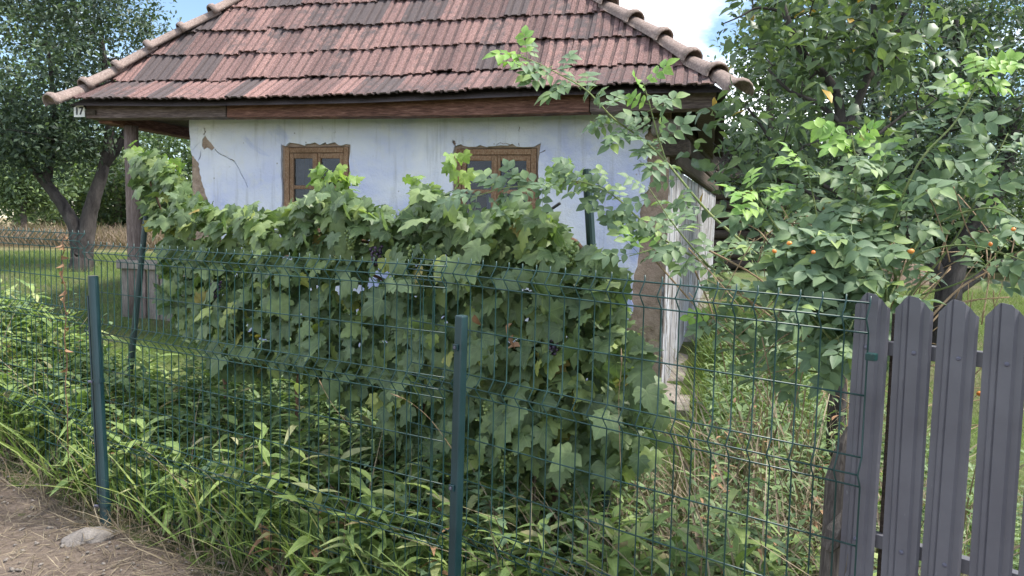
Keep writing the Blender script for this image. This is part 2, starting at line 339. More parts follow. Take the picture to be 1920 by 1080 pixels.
y = m.n('SeparateXYZ', {'Vector': m.pos()}).outputs['Y']
xg = m.n('SeparateXYZ', {'Vector': m.pos()}).outputs['X']
c = m.mix(m.ramp(n1, [(.42, 0), (.62, .65)]), grn, ear); c = m.mix(m.ramp(m.n('MapRange', {'Value': m.math('SUBTRACT', m.math('ADD', y, m.math('MULTIPLY', n1, 4)), m.math('MULTIPLY', m.math('MAXIMUM', m.math('ADD', xg, 1.0), 0.0), 30.0)), 'From Min': 14.0, 'From Max': 17.0}).outputs['Result'], [(0, 0), (1, .85)]), c, G(.23, .18, .11))
M['ground'] = m.done(m.bsdf(c, .95, n2, .8, .03, .1))
m = Mt('path_earth'); n1 = m.noise(2.5, 6, .6); n2 = m.noise(30, 8, .75); c = m.ramp(n2, [(.3, G(.10, .075, .062)), (.55, G(.18, .142, .118)), (.75, G(.26, .21, .18))])
c = m.mix(m.ramp(n1, [(.45, 0), (.65, .5)]), c, G(.24, .19, .15)); M['path'] = m.done(m.bsdf(c, .95, n2, 1, .025, .1))
# ------------------------------------------------------------------ terrain
ZL = ([0, 4.3, 5.0, 6.5, 8, 10, 14, 60], [0, .0, .16, .62, .93, 1.10, 1.16, 1.2])
ZR = ([0, 3.2, 4.2, 5.6, 7, 9, 11, 14, 25, 60], [0, 0, .05, .2, .5, .85, 1.0, 1.08, 1.15, 1.2])
def gz(x, y):
    t = min(1, max(0, (x+3.4)/2.6)); t = t*t*(3-2*t)
    b = np.interp(y, *ZL)*(1-t)+np.interp(y, *ZR)*t
    return float(b)+.025*noise.noise(Vector((x*1.7, y*1.7, 0)))
def sheet(name, xs, ys, zf, mat):
    V = [(x, y, zf(x, y)) for y in ys for x in xs]; n = len(xs)
    Fs = [(j*n+i, j*n+i+1, (j+1)*n+i+1, (j+1)*n+i) for j in range(len(ys)-1) for i in range(n-1)]
    b = MB(); b.v = V; b.f = Fs; o = b.build(name, mat, smooth=True); return o
xs = np.concatenate([np.linspace(-900, -32, 10), np.linspace(-30, -7, 14), np.linspace(-6.6, 6, 85), np.linspace(7, 30, 14), np.linspace(32, 900, 10)])
ys = np.concatenate([np.linspace(-60, -2, 8), np.linspace(-1.5, 13, 95), np.linspace(14, 60, 24), np.linspace(75, 1200, 14)])
tag(sheet('ground', xs, ys, gz, M['ground']), kind='structure')
# fence line in plan
A0 = at(0, 425, 4.95); A1 = at(158, 432, 4.40); B0 = at(165, 452, F*.17/57); B1 = at(837.5, 490, F*.17/82.5); Cc0 = at(774, 475, F*.17/77); Cc1 = at(1632, 555, F*.17/115.5)
da = (A0-A1)/np.linalg.norm(A0-A1); A0 = A1+da*2.5
# earthen path along the road side of the fence
fl = [A0+da*3, A1, B1, Cc1, Cc1+(Cc1-B1)*1.5]
fl = [np.array(p)[:2] for p in fl]
def fence_y(x):
    X = [p[0] for p in fl]; Y = [p[1] for p in fl]; return float(np.interp(x, X, Y))
PV = []; PF = []; nx = 60; ny = 14
for j in range(ny+1):
    for i in range(nx+1):
        x = -7+11*i/nx; y1 = fence_y(x)-.10+.09*noise.noise(Vector((x*2.2, 3, 0))); y = y1-(y1+2.2)*(j/ny)**1.3
        PV.append((x, y, gz(x, y)+.012+.02*noise.noise(Vector((x*5, y*5, 1)))-.014*(j == 0)))
for j in range(ny):
    for i in range(nx): a = j*(nx+1)+i; PF.append((a+nx+1, a+nx+2, a+1, a))
b = MB(); b.v = PV; b.f = PF; tag(b.build('path', M['path'], smooth=True), kind='structure')
# ------------------------------------------------------------------ house frame: s along the eave, d into the house, z up
HL = C0+ray(160, 222)*((.9)/ray(160, 222)[2]); HR = C0+ray(1342, 203)*((.9)/ray(1342, 203)[2])
AL = math.atan2(-(HR-HL)[1], (HR-HL)[0]); HU = np.array([math.cos(AL), -math.sin(AL), 0]); HN = np.array([math.sin(AL), math.cos(AL), 0])
def H(s, d, z): P = HL+HU*s+HN*d; return Vector((P[0], P[1], z))
def onp(px, py, d):
    r = ray(px, py); t = ((HL+HN*d-C0) @ HN)/(r @ HN); P = C0+r*t; return float((P-HL) @ HU), float(P[2])
HX, HD, HZ = Vector(HU), Vector(HN), Vector((0, 0, 1))
house = thing('house', H(2.9, .37, .2), 'old single-storey cottage with blue limewashed wall and red tiled hip roof', 'house')
def hbox(name, s0, s1, d0, d1, z0, z1, mat, parent=house, bevel=0):
    return MB().box8([H(s0, d0, z0), H(s1, d0, z0), H(s1, d1, z0), H(s0, d1, z0), H(s0, d0, z1), H(s1, d0, z1), H(s1, d1, z1), H(s0, d1, z1)]).build(name, mat, parent, bevel=bevel)
WD = .37; S0, S1 = onp(358, 240, WD)[0], onp(1257, 240, WD)[0]; ZB, ZT = .43, 2.72; DEPTH = 4.6
W1 = (*onp(531, 275, WD), onp(652.6, 275, WD)[0]); W2 = (*onp(854, 278, WD), onp(1006.5, 278, WD)[0]); WH = .98
wins = [(W1[0], W1[2], W1[1]-WH, W1[1]), (W2[0], W2[2], W2[1]-WH, W2[1])]
def cdt_wall(name, outer, holes, d0, thick, mat, parent, grid=.12, bump=.006, smooth=False):
    pts = []; faces = []
    def ccw(l):
        return l if sum(a[0]*b_[1]-b_[0]*a[1] for a, b_ in zip(l, l[1:]+l[:1])) > 0 else l[::-1]
    for loop in [ccw(l) for l in [outer]+holes]:
        faces.append(list(range(len(pts), len(pts)+len(loop)))); pts += [Vector(p) for p in loop]
    if grid:
        a0, a1 = min(p[0] for p in outer), max(p[0] for p in outer); z0, z1 = min(p[1] for p in outer), max(p[1] for p in outer)
        a = a0+grid/2
        while a < a1:
            z = z0+grid/2
            while z < z1: pts.append(Vector((a+random.uniform(-.03, .03), z+random.uniform(-.03, .03)))); z += grid
            a += grid
    v2, e2, f2, ov, oe, of = delaunay_2d_cdt(pts, [], faces, 0, 1e-5)
    keep = [f for f, o in zip(f2, of) if 0 in o and all(k == 0 for k in o)]
    n = len(v2); V = []
    for p in v2: V.append(H(p[0], d0+bump*(noise.noise(Vector((p[0]*1.8, p[1]*1.8, 5)))*3+noise.noise(Vector((p[0]*6, p[1]*6, 9)))), p[1]))
    V += [H(p[0], d0+thick, p[1]) for p in v2]
    cnt = {}
    for f in keep:
        for i in range(3):
            k = (f[i], f[(i+1) % 3]); cnt[k] = 1
    Fs = [tuple(f) for f in keep]
    for (a, b_) in list(cnt):
        if (b_, a) not in cnt: Fs.append((b_, a, a+n, b_+n))
    o = MB(); o.v = V; o.f = Fs; return o.build(name, mat, parent, smooth=False)
def px_loop(l, d=WD): return [onp(x, y, d) for x, y in l]
def jag(s0, s1, z0, z1, a=.018):
    L = []
    def seg(p, q, n, amp):
        for i in range(n):
            t = i/n; L.append((p[0]+(q[0]-p[0])*t+random.uniform(-amp, amp), p[1]+(q[1]-p[1])*t+random.uniform(-amp, amp)))
    seg((s0-.02, z0), (s1+.02, z0), 5, a*.3); seg((s1+.02, z0), (s1+.022, z1+.02), 14, a*.55); seg((s1+.02, z1+.022), (s0-.02, z1+.022), 16, a); seg((s0-.02, z1+.02), (s0-.02, z0), 14, a*.4)
    return L
leftp = [(357, 205), (357, 236), (360, 290), (366, 296), (374, 307), (376, 327), (381, 350), (388, 367), (391, 385), (389, 420), (396, 470), (394, 540)]
rightp = [(1188, 585), (1184, 557), (1188, 526), (1195, 490), (1199, 447), (1203, 419), (1200, 394), (1208, 378), (1210, 362), (1218, 350), (1219, 337), (1214, 306), (1215, 293), (1207, 277), (1210, 255), (1219, 237), (1224, 205)]
lo = px_loop(leftp); ro = px_loop(rightp)
def fray(L, amp=.008, n=4):
    out = []
    for (a, b_), (c_, d_) in zip(L[:-1], L[1:]):
        for i in range(n): t = i/n; out.append((a+(c_-a)*t+random.uniform(-amp, amp), b_+(d_-b_)*t+random.uniform(-amp, amp)*.5))
    return out+[L[-1]]
outer = fray(lo)+[(S0+.16, .8), (S0+.14, ZB), (S1-.42, ZB), (S1-.40, .75)]+fray(ro)
outer = [(a, max(ZB, z)) for a, z in outer]
def crack(pxl, w0, w1):
    P = [Vector(p) for p in fray(px_loop(pxl), .006, 3)]; n = len(P); Lp, Rp = [], []
    for i, p in enumerate(P):
        t = (P[min(i+1, n-1)]-P[max(i-1, 0)]).normalized(); q = Vector((-t.y, t.x)); ww = (w0+(w1-w0)*i/(n-1))*random.uniform(.6, 1.3)/2
        Lp.append(tuple(p+q*ww)); Rp.append(tuple(p-q*ww))
    return Lp+Rp[::-1]
patch1 = px_loop([(381, 262), (386, 254), (391, 262), (397, 268), (403, 277), (398, 283), (390, 277), (384, 281), (380, 274)])
cracks = [crack([(384, 240), (386, 248), (384, 253)], .012, .012), crack([(379, 283), (377, 292), (374, 300)], .006, .012), crack([(404, 279), (411, 288), (428, 296), (438, 302), (448, 318), (456, 335), (464, 352)], .012, .005),
          crack([(362, 282), (369, 275), (377, 268)], .006, .003), crack([(850, 264), (853, 270), (852, 276)], .03, .012), crack([(931, 272), (937, 267), (944, 270), (949, 268), (957, 272)], .007, .006), crack([(972, 268), (974, 274)], .008, .006), crack([(1022, 282), (1013, 287), (1012, 292)], .008, .004),
          crack([(1199, 300), (1203, 310), (1197, 318), (1200, 328)], .006, .003), crack([(1196, 372), (1200, 366), (1205, 360)], .005, .003), crack([(974, 238), (974, 247)], .012, .006)]
holes = [jag(*w_) for w_ in wins]+[patch1]+cracks
plaster = cdt_wall('plaster', outer, holes, WD, .028, M['plaster'], house)
core = cdt_wall('front_wall', [(S0, ZB-.02), (S1, ZB-.02), (S1, ZT), (S0, ZT)], [[(a, z0), (b_, z0), (b_, z1), (a, z1)] for a, b_, z0, z1 in wins], WD+.026, .36, M['mud'], house, .055, .012)
hbox('left_wall', S0, S0+.3, WD+.39, DEPTH, ZB, ZT, M['plaster'])
hbox('back_wall', S0+.31, S1-.31, DEPTH-.3, DEPTH, ZB, ZT, M['plaster'])
hbox('right_wall', S1-.30, S1-.03, WD+.39, DEPTH, ZB, ZT, M['mud'])
# side planks with peeling paint on the right wall
d = WD+.03; k = 0; SPL = .075; SDEP = 5.4
def HS(off, d, z): return H(S1+off+SPL*(d-WD), d, z)
def sgz(d): return max(ZB, gz(*HS(.1, d, 0)[:2])+.05)
while d < SDEP:
    wd = random.uniform(.12, .18); p = random.uniform(.002, .014)
    MB().box8([HS(-.028, d, sgz(d)), HS(p, d, sgz(d)), HS(p, d+wd, sgz(d+wd)), HS(-.028, d+wd, sgz(d+wd)), HS(-.028, d, 2.22), HS(p, d, 2.22), HS(p, d+wd, 2.22), HS(-.028, d+wd, 2.22)]).build('side_plank', M['peel'], house, bevel=.004)
    d += wd+random.uniform(.0015, .005)
for k in range(3):    # dark logs above the planks and the crossing log ends
    MB().box8([HS(-.03, WD+.1, 2.235+k*.16), HS(.05, WD+.1, 2.235+k*.16), HS(.05, SDEP, 2.235+k*.16), HS(-.03, SDEP, 2.235+k*.16), HS(-.03, WD+.1, 2.38+k*.16), HS(.05, WD+.1, 2.38+k*.16), HS(.05, SDEP, 2.38+k*.16), HS(-.03, SDEP, 2.38+k*.16)]).build('wall_log', M['wood_dark'], house, bevel=.03)
hbox('log_end', S1-.14, S1+.10, WD-.16, WD+.12, 2.44, 2.56, M['wood_grey'], bevel=.03)
hbox('log_end', S1-.30, S1-.14, WD-.13, WD+.02, 2.50, 2.60, M['wood_dark'], bevel=.02)
hbox('log_end', S1-.06, S1+.16, WD-.05, WD+.16, 2.29, 2.42, M['wood_dark'], bevel=.03)
# plinth with a broken ledge
b = MB(); nseg = 30; V = []; Fs = []
for i in range(nseg+1):
    s = S0-.05+(S1-S0+.28)*i/nseg; e = .07+.03*noise.noise(Vector((s*4, 0, 0)))+(.10 if s > S1-.3 else 0); zz = ZB+.02*noise.noise(Vector((s*6, 1, 0)))-(.06 if s > S1-.1 else 0)
    V += [H(s, WD-e, -.05), H(s, WD-e*.85, zz-.05), H(s, WD-e*.4, zz), H(s, WD+.2, zz+.002), H(s, WD+.2, -.05)]
for i in range(nseg):
    for j in range(4): a = i*5+j; Fs.append((a, a+1, a+6, a+5)[::-1])
Fs += [tuple(range(5))[::-1], tuple(nseg*5+j for j in range(5))]
b.v = V; b.f = Fs; b.build('plinth', M['stone'], house)
V = []; Fs = []
for i in range(26):
    d = WD-.1+(SDEP-WD)*i/25; e = .16+.05*noise.noise(Vector((d*3, 4, 0))); zz = sgz(d)-.05+.03*noise.noise(Vector((d*4, 5, 0)))
    V += [HS(-.02, d, zz+.01), HS(e*.7, d, zz), HS(e, d, zz-.07), HS(e+.02, d, -.05)]
for i in range(25):
    for j in range(3): a = i*4+j; Fs.append((a, a+1, a+5, a+4)[::-1])
b = MB(); b.v = V; b.f = Fs; b.build('side_plinth', M['stone'], house)
# windows: casing, two sashes with stiles, rails, glazing bar and panes
def window(s0, s1, z0, z1, off):
    wn_ = hbox('window', s0+.004, s0+.05, WD+.012, WD+.10, z0+.004, z1-.004, M['wood_win'], bevel=.004)
    def wb(name, a0, a1, d0, d1, b0, b1, mat=M['wood_win'], bev=.003):
        return hbox(name, a0, a1, WD+d0, WD+d1, b0, b1, mat, wn_, bev)
    wb('casing', s1-.05, s1-.004, .012, .10, z0+.004, z1-.004); wb('casing', s0+.052, s1-.052, .014, .10, z1-.052, z1-.006); wb('sill', s0+.052, s1-.052, -.02, .10, z0+.004, z0+.05)
    c = (s0+s1)/2
    for a0, a1 in ((s0+.054, c-.002), (c+.002, s1-.054)):
        t = .036; zt, zb_ = z1-.056, z0+.054
        wb('sash_stile', a0, a0+t, .02, .06, zb_, zt); wb('sash_stile', a1-t, a1, .02, .06, zb_, zt)
        wb('sash_rail', a0+t+.001, a1-t-.001, .022, .058, zt-.045, zt-.001); wb('sash_rail', a0+t+.001, a1-t-.001, .022, .058, zb_+.001, zb_+.06)
        for q in (1/3, 2/3):
            zq = zb_+.06+(zt-.045-zb_-.06)*q; wb('glazing_bar', a0+t+.001, a1-t-.001, .024, .056, zq-.016, zq+.016)
        g = [zb_+.06+(zt-.045-zb_-.06)*q for q in (0, 1/3, 2/3, 1)]
        for i in range(3):
            wb('pane', a0+t-.004, a1-t+.004, .039, .042, g[i]-.004 if i else g[i], g[i+1], M['glass'], 0)
    wb('cover_strip', c-.014, c+.014, .006, .021, z0+.056, z1-.058)
    return wn_
for k, w_ in enumerate(wins): window(*w_, k)
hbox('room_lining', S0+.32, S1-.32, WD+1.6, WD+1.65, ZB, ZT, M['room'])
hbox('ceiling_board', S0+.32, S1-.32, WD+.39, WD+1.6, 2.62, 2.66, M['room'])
def curtain(s0, s1, z0, z1, dd, lab):
    V = []; Fs = []; n = 40
    for i in range(n+1):
        s = s0+(s1-s0)*i/n; dz = .018*math.sin(i*1.1)+.01*math.sin(i*2.7)
        V += [H(s, dd+dz, z0), H(s, dd+dz, z1), H(s, dd+dz+.004, z0), H(s, dd+dz+.004, z1)]
    for i in range(n): a = 4*i; Fs += [(a, a+4, a+5, a+1), (a+2, a+3, a+7, a+6)]
    b = MB(); b.v = V; b.f = Fs; tag(b.build('curtain', M['curtain'], smooth=True), lab, 'curtain')
(a, b_, z0, z1), (a2, b2, z02, z12) = wins
curtain(a+.10, a+.17, z0, z1-.1, WD+.42, 'narrow pale curtain hanging inside the window nearer the porch')
curtain(a2+.16, a2+.335, z02, z12-.13, WD+.42, 'pale curtain behind the left sash of the window nearer the rose canes')
curtain(a2+.48, a2+.72, z02, z12-.13, WD+.42, 'wide pale curtain behind the right sash of the window nearer the rose canes')
# eave beam following the sag of the old roof
bb = [onp(x, y, 0) for x, y in [(160, 222), (420, 220), (840, 217), (1040, 212), (1342, 203)]]; BS = [p[0] for p in bb]; BZ = [p[1] for p in bb]
ee = [onp(x, y, -.12) for x, y in [(132, 187), (330, 188), (500, 185), (678, 181), (860, 173), (1000, 167), (1130, 163), (1340, 160)]]; ES = [p[0] for p in ee]; EZ = [p[1] for p in ee]
def bz(s): return float(np.interp(s, BS, BZ))
def ez(s): return float(np.interp(s, ES, EZ))
def beam(s0, s1, d0, d1, h, mat, name, dz=0):
    n = max(2, int((s1-s0)/.12)); V = []; Fs = []
    for i in range(n+1):
        s = s0+(s1-s0)*i/n; j = .008*noise.noise(Vector((s*5, d0, 0)))
        V += [H(s, d0+j, bz(s)+dz+j), H(s, d1, bz(s)+dz), H(s, d1, bz(s)+dz+h), H(s, d0+.012+j, bz(s)+dz+h)]
    for i in range(n):
        for q in range(4): a = 4*i; Fs.append((a+q, a+4+q, a+4+(q+1) % 4, a+(q+1) % 4)[::-1])
    Fs += [(0, 1, 2, 3)[::-1], (4*n, 4*n+1, 4*n+2, 4*n+3)]
    b = MB(); b.v = V; b.f = Fs; return b.build(name, mat, house, bevel=.008)
sc = onp(423, 210, 0)[0]
beam(0, sc-.004, 0, .15, .16, M['wood_beam2'], 'eave_beam'); beam(sc+.004, 4.55, .004, .15, .16, M['wood_beam'], 'eave_beam'); beam(4.556, 5.475, .0, .15, .16, M['wood_beam2'], 'eave_beam')
hbox('side_beam', 0, .15, .152, DEPTH, 2.575, 2.72, M['wood_beam'], bevel=.008); hbox('side_beam', 5.325, 5.475, .152, SDEP, 2.60, 2.74, M['wood_dark'], bevel=.008)
for i in range(14):   # soffit boards between the eave beam and the wall
    s = .16+i*.37; hbox('soffit_board', s, s+.362, .151, WD+.05, 2.668, 2.692, M['wood_dark'])
for i in range(12): d = WD+.1+i*.33; hbox('soffit_board', .151, S0, d, d+.322, 2.67, 2.694, M['wood_dark'])
# porch: post, parapet of vertical planks with a cap rail, floor
ps, pz = onp(249, 240, WD)
MB().tube([H(ps, WD, .6), H(ps+.005, WD, 1.3), H(ps-.01, WD, 2.0), H(ps-.02, WD, 2.58)], [.075, .07, .066, .066], 8).build('porch_post', M['wood_post'], house, smooth=True)
hbox('cap_rail', onp(230, 495, WD)[0], S0-.01, WD-.09, WD+.06, 1.24, 1.325, M['wood_grey'], bevel=.01)
s = onp(234, 550, WD)[0]
while s < S0-.06:
    wd = random.uniform(.10, .15); wd = min(wd, S0-.02-s); dd = random.uniform(-.012, .008); zt = 1.235; zb_ = .30+random.uniform(-.02, .03)
    hbox('parapet_plank', s, s+wd, WD-.045+dd, WD-.018+dd, zb_, zt, random.choice([M['wood_grey'], M['wood_grey'], M['wood_post']]), bevel=.003); s += wd+random.uniform(.006, .018)
hbox('porch_floor', .12, S0-.01, WD-.01, DEPTH, .30, .72, M['stone'])
# ------------------------------------------------------------------ roof: boarding, tiles one by one, hip tiles
P0, L0, P1, L1 = .65, .40, 1.15, .36
def roofpt(s, v, h=0):     # v = distance up the slope from the eave
    sag = ez(s)-2.735
    c0 = 1/math.hypot(1, P0); c1 = 1/math.hypot(1, P1)
    if v < L0: d, z, nn = v*c0, v*c0*P0, (-P0*c0, c0)
    else: d, z, nn = L0*c0+(v-L0)*c1, L0*c0*P0+(v-L0)*c1*P1, (-P1*c1, c1)
    return H(s, -.12+d+nn[0]*h, 2.718+sag*max(0, 1-v/2.2)+z+nn[1]*h)
def on_roof(px, py, steep=True):
    r = ray(px, py); c0 = 1/math.hypot(1, P0); p = P1 if steep else P0
    d0, z0 = (-.12+L0*c0, 2.735+L0*c0*P0) if steep else (-.12, 2.735)
    o = HL+HN*d0; nrm = HN*(-p)+np.array([0, 0, 1.0]); o[2] = z0
    t = ((o-C0) @ nrm)/(r @ nrm); P = C0+r*t; d_ = (P-HL) @ HN
    return float((P-HL) @ HU), float((d_-d0)*math.hypot(1, p))+(L0 if steep else 0)
hl = [on_roof(128, 188, False), on_roof(250, 118), on_roof(380, 46), on_roof(446, 2)]; hr = [on_roof(1362, 160, False), on_roof(1280, 104), on_roof(1200, 55), on_roof(1128, 6)]
def hipline(pts):
    V = [p[1] for p in pts]; S = [p[0] for p in pts]; k = (S[-1]-S[1])/(V[-1]-V[1]); V.append(V[-1]+1.6); S.append(S[-1]+1.6*k); return V, S
VL, SL = hipline(hl); VR, SR = hipline(hr); V0 = [min(VL[0], 0), min(VR[0], 0)]
def sl(v): return float(np.interp(v, VL, SL))
def sr(v): return float(np.interp(v, VR, SR))
VTOP = 2.75
rows_v = [0, L0]+[L0+L1*i for i in range(1, 8)]; rows_v = [v for v in rows_v if v < VTOP]
b = MB(); vv = np.linspace(0, VTOP, 12); nS = 24; V = []; Fs = []
for v in vv:
    for i in range(nS+1): V.append(roofpt(sl(v)+(sr(v)-sl(v))*i/nS, v, -.035))
for j in range(11):
    for i in range(nS): a = j*(nS+1)+i; Fs.append((a, a+1, a+nS+2, a+nS+1))
b.v = V; b.f = Fs
# the two hip ends and the back slope, plain clay-covered boarding
cl = [roofpt(sl(v), v, -.035) for v in vv]; cr_ = [roofpt(sr(v), v, -.035) for v in vv]; bk = DEPTH+.5
zt_ = roofpt(2.7, VTOP)[2]
for ch, sg in ((cl, 0), (cr_, 1)):
    s_e = -.12 if sg == 0 else 5.6; ridge = ch[-1]; back = H(s_e, bk, 2.735); rb = H((Vector(ridge)-Vector(HL)).dot(HX), bk-1.3, zt_)
    base = len(b.v); b.v += [tuple(p) for p in ch]+[tuple(rb), tuple(back)]; n = len(ch)
    b.f.append(tuple(range(base, base+n+2)) if sg else tuple(range(base+n+1, base-1, -1)))
base = len(b.v); b.v += [tuple(H((cl[-1]-Vector(HL)).dot(HX), bk-1.3, zt_)), tuple(H((cr_[-1]-Vector(HL)).dot(HX), bk-1.3, zt_)), tuple(H(5.6, bk, 2.735)), tuple(H(-.12, bk, 2.735)), tuple(cl[-1]), tuple(cr_[-1])]
b.f += [(base, base+3, base+2, base+1), (base+4, base+5, base+1, base)]
roof = b.build('roof', M['tile'], house)
TW = .19
prof = [(-.012, .016), (.016, .017), (.023, .003), (.042, .003), (.048, .011), (.098, .012), (.106, .002), (.130, .002), (.138, .014), (.174, .016), (.180, .006), (.192, .006)]
def tile_mb(L, thick=.013):
    b = MB(); n = len(prof); V = []; Fs = []
    for (y, lift) in ((0, .030), (L, .006)):
        V += [(x, y, z+lift) for x, z in prof]; V += [(x, y+(.004 if y == 0 else 0), z+lift-thick) for x, z in prof]
    for i in range(n-1):
        Fs.append((i, i+1, 2*n+i+1, 2*n+i)); Fs.append((n+i+1, n+i, 3*n+i, 3*n+i+1)); Fs.append((n+i, n+i+1, i+1, i)); Fs.append((2*n+i, 2*n+i+1, 3*n+i+1, 3*n+i))
    Fs += [(0, 2*n, 3*n, n), (n-1, 2*n-1, 4*n-1, 3*n-1)]
    b.v = V; b.f = Fs; return b
tile_me = {0: tile_mb(L0+.03).mesh('roof_tile', M['tile']), 1: tile_mb(L1+.05).mesh('roof_tile', M['tile'])}
ntile = 0
for k, v0 in enumerate(rows_v):
    ln = L0 if k == 0 else L1
    if v0 > 2.2: break
    a, e = min(sl(v0), sl(v0+ln)), max(sr(v0), sr(v0+ln)); s = a-.1+(k % 2)*.03
    while s < e:
        p = roofpt(s, v0); q = roofpt(s+TW, v0); t = roofpt(s, v0+ln*.98)
        X = (q-p).normalized(); Y = (t-p); Y = (Y-X*Y.dot(X)).normalized(); Z = X.cross(Y)
        R = Matrix((X, Y, Z)).transposed().to_4x4() @ Matrix.Rotation(random.gauss(0, .014), 4, 'Z') @ Matrix.Rotation(random.gauss(0, .012), 4, 'Y')
        if random.random() < .05: R = R @ Matrix.Rotation(random.uniform(-.06, .06), 4, 'Z'); p = p-Y*random.uniform(.01, .03)
        Mx = Matrix.Translation(p+Y*random.gauss(-.006, .011)+Z*random.uniform(-.003, .008)) @ R
        inner = s-.02 > max(sl(v0), sl(v0+ln)) and s+TW+.02 < min(sr(v0), sr(v0+ln))
        if inner:
            o = bpy.data.objects.new('roof_tile', tile_me[0 if k == 0 else 1]); o.matrix_basis = Mx; link(o, roof); ntile += 1
        else:      # cut along the hip
            bm = bmesh.new(); bm.from_mesh(tile_me[0 if k == 0 else 1]); inv = Mx.inverted()
            for side, fn in ((-1, sl), (1, sr)):
                c0_, c1_ = roofpt(fn(v0-.02), max(0, v0-.02)), roofpt(fn(v0+ln), v0+ln)
                dirv = (c1_-c0_).normalized(); nn = dirv.cross(Z)*1
                if nn.dot(X)*side < 0: nn = -nn
                bmesh.ops.bisect_plane(bm, geom=bm.verts[:]+bm.edges[:]+bm.faces[:], plane_co=inv @ c0_, plane_no=inv.to_3x3() @ nn, clear_outer=True)
            if len(bm.faces) > 4:
                me = bpy.data.meshes.new('roof_tile'); bm.to_mesh(me); me.materials.append(M['tile']); o = bpy.data.objects.new('roof_tile', me); o.matrix_basis = Mx; link(o, roof)
            bm.free()
        s += TW*random.uniform(.995, 1.005)
def hip_tile_me(L):
    b = MB(); st = [(0, .106, .02), (.03, .114, .026), (.055, .106, .018), (.065, .088, 0), (L*.6, .078, 0), (L, .070, 0)]; n = 9; V = []; Fs = []
    for y, r, e in st:
        for rr in (r, r-.016):
            for i in range(n): an = math.pi*(-.08+1.16*i/(n-1)); V.append((math.cos(an)*rr*1.08, y, math.sin(an)*rr*.95+e*.4))
    for j in range(len(st)-1):
        for i in range(n-1):
            a = j*2*n+i; Fs.append((a, a+1, a+2*n+1, a+2*n)[::-1]); a += n; Fs.append((a, a+1, a+2*n+1, a+2*n))
    for i in range(n-1): Fs.append((i, i+1, n+i+1, n+i)); q = (len(st)-1)*2*n; Fs.append((q+i, q+i+1, q+n+i+1, q+n+i)[::-1])
    for j in range(len(st)-1):
        for i in (0, n-1): a = j*2*n+i; Fs.append((a, a+n, a+3*n, a+2*n))
    b.v = V; b.f = Fs; return b.mesh('hip_tile', M['hip'], True)
hip_me = hip_tile_me(.42)
for VV, fn, side in ((VL, sl, -1), (VR, sr, 1)):
    pts = [roofpt(fn(v), v, .03) for v in np.linspace(-.02, VTOP, 60)]
    acc = 0; nxt = 0; cur = []
    dists = [0]
    for p, q in zip(pts[:-1], pts[1:]): dists.append(dists[-1]+(q-p).length)
    pos = -.13 if side < 0 else -.20
    while pos < dists[-1]-.3:
        def pt(x):
            if x <= 0: return pts[0]+(pts[3]-pts[0]).normalized()*x
            j = min(len(pts)-2, int(np.searchsorted(dists, x)-1)); t = (x-dists[j])/(dists[j+1]-dists[j]); return pts[j].lerp(pts[j+1], t)
        p, q = pt(pos), pt(pos+.40); Y = (q-p).normalized(); X = Y.cross(HZ).normalized(); Z = X.cross(Y)
        # lean the saddle halfway between the front slope and the hip end
        Mx = Matrix.Translation(p+Z*.012) @ Matrix((X, Y, Z)).transposed().to_4x4() @ Matrix.Rotation(random.gauss(-.05, .03), 4, 'X') @ Matrix.Rotation(random.gauss(0, .04), 4, 'Z') @ Matrix.Diagonal((.88, 1, .84, 1))
        o = bpy.data.objects.new('hip_tile', hip_me); o.matrix_basis = Mx; link(o, roof); pos += .35
# house number plate on the beam end
nb = thing('house_number_plate', H(-.06, -.02, 2.61), 'small white enamel house number plate reading 17 on the eave beam end', 'house sign')
a0, z0 = onp(139, 219.5, -.02); a1, z1 = onp(158.5, 196, -.02)
pl = [(a0, z0), (a1, z0), (a1, z1-.025), (a1-.012, z1-.022), (a1-.016, z1), (a0+.016, z1), (a0+.012, z1-.022), (a0, z1-.025)]
b = MB(); n = len(pl); b.v = [H(s, -.022, z) for s, z in pl]+[H(s, -.016, z) for s, z in pl]; b.f = [tuple(range(n)), tuple(range(2*n-1, n-1, -1))]+[(i, i+n, (i+1) % n+n, (i+1) % n) for i in range(n)]
b.build('plate', M['enamel'], nb)
MB().obox(H(.02, -.008, z0+.04), HX*.10, HD*.0065, HZ*.02).build('mounting_strip', M['wood_dark'], nb)
tcu = bpy.data.curves.new('t', 'FONT'); tcu.body = '17'; tcu.size = .092; tcu.align_x = 'CENTER'; tcu.extrude = .001
tcu.offset = .0025
to = bpy.data.objects.new('t', tcu); COL.objects.link(to); bpy.context.view_layer.update()
tm = bpy.data.meshes.new_from_object(to.evaluated_get(bpy.context.evaluated_depsgraph_get())); bpy.data.objects.remove(to)
tm.materials.clear(); tm.materials.append(M['ink'])
place('numerals', tm, Matrix.Translation(H((a0+a1)/2, -.0245, z0+.022)) @ Matrix((HX, HZ, -HD)).transposed().to_4x4(), nb)
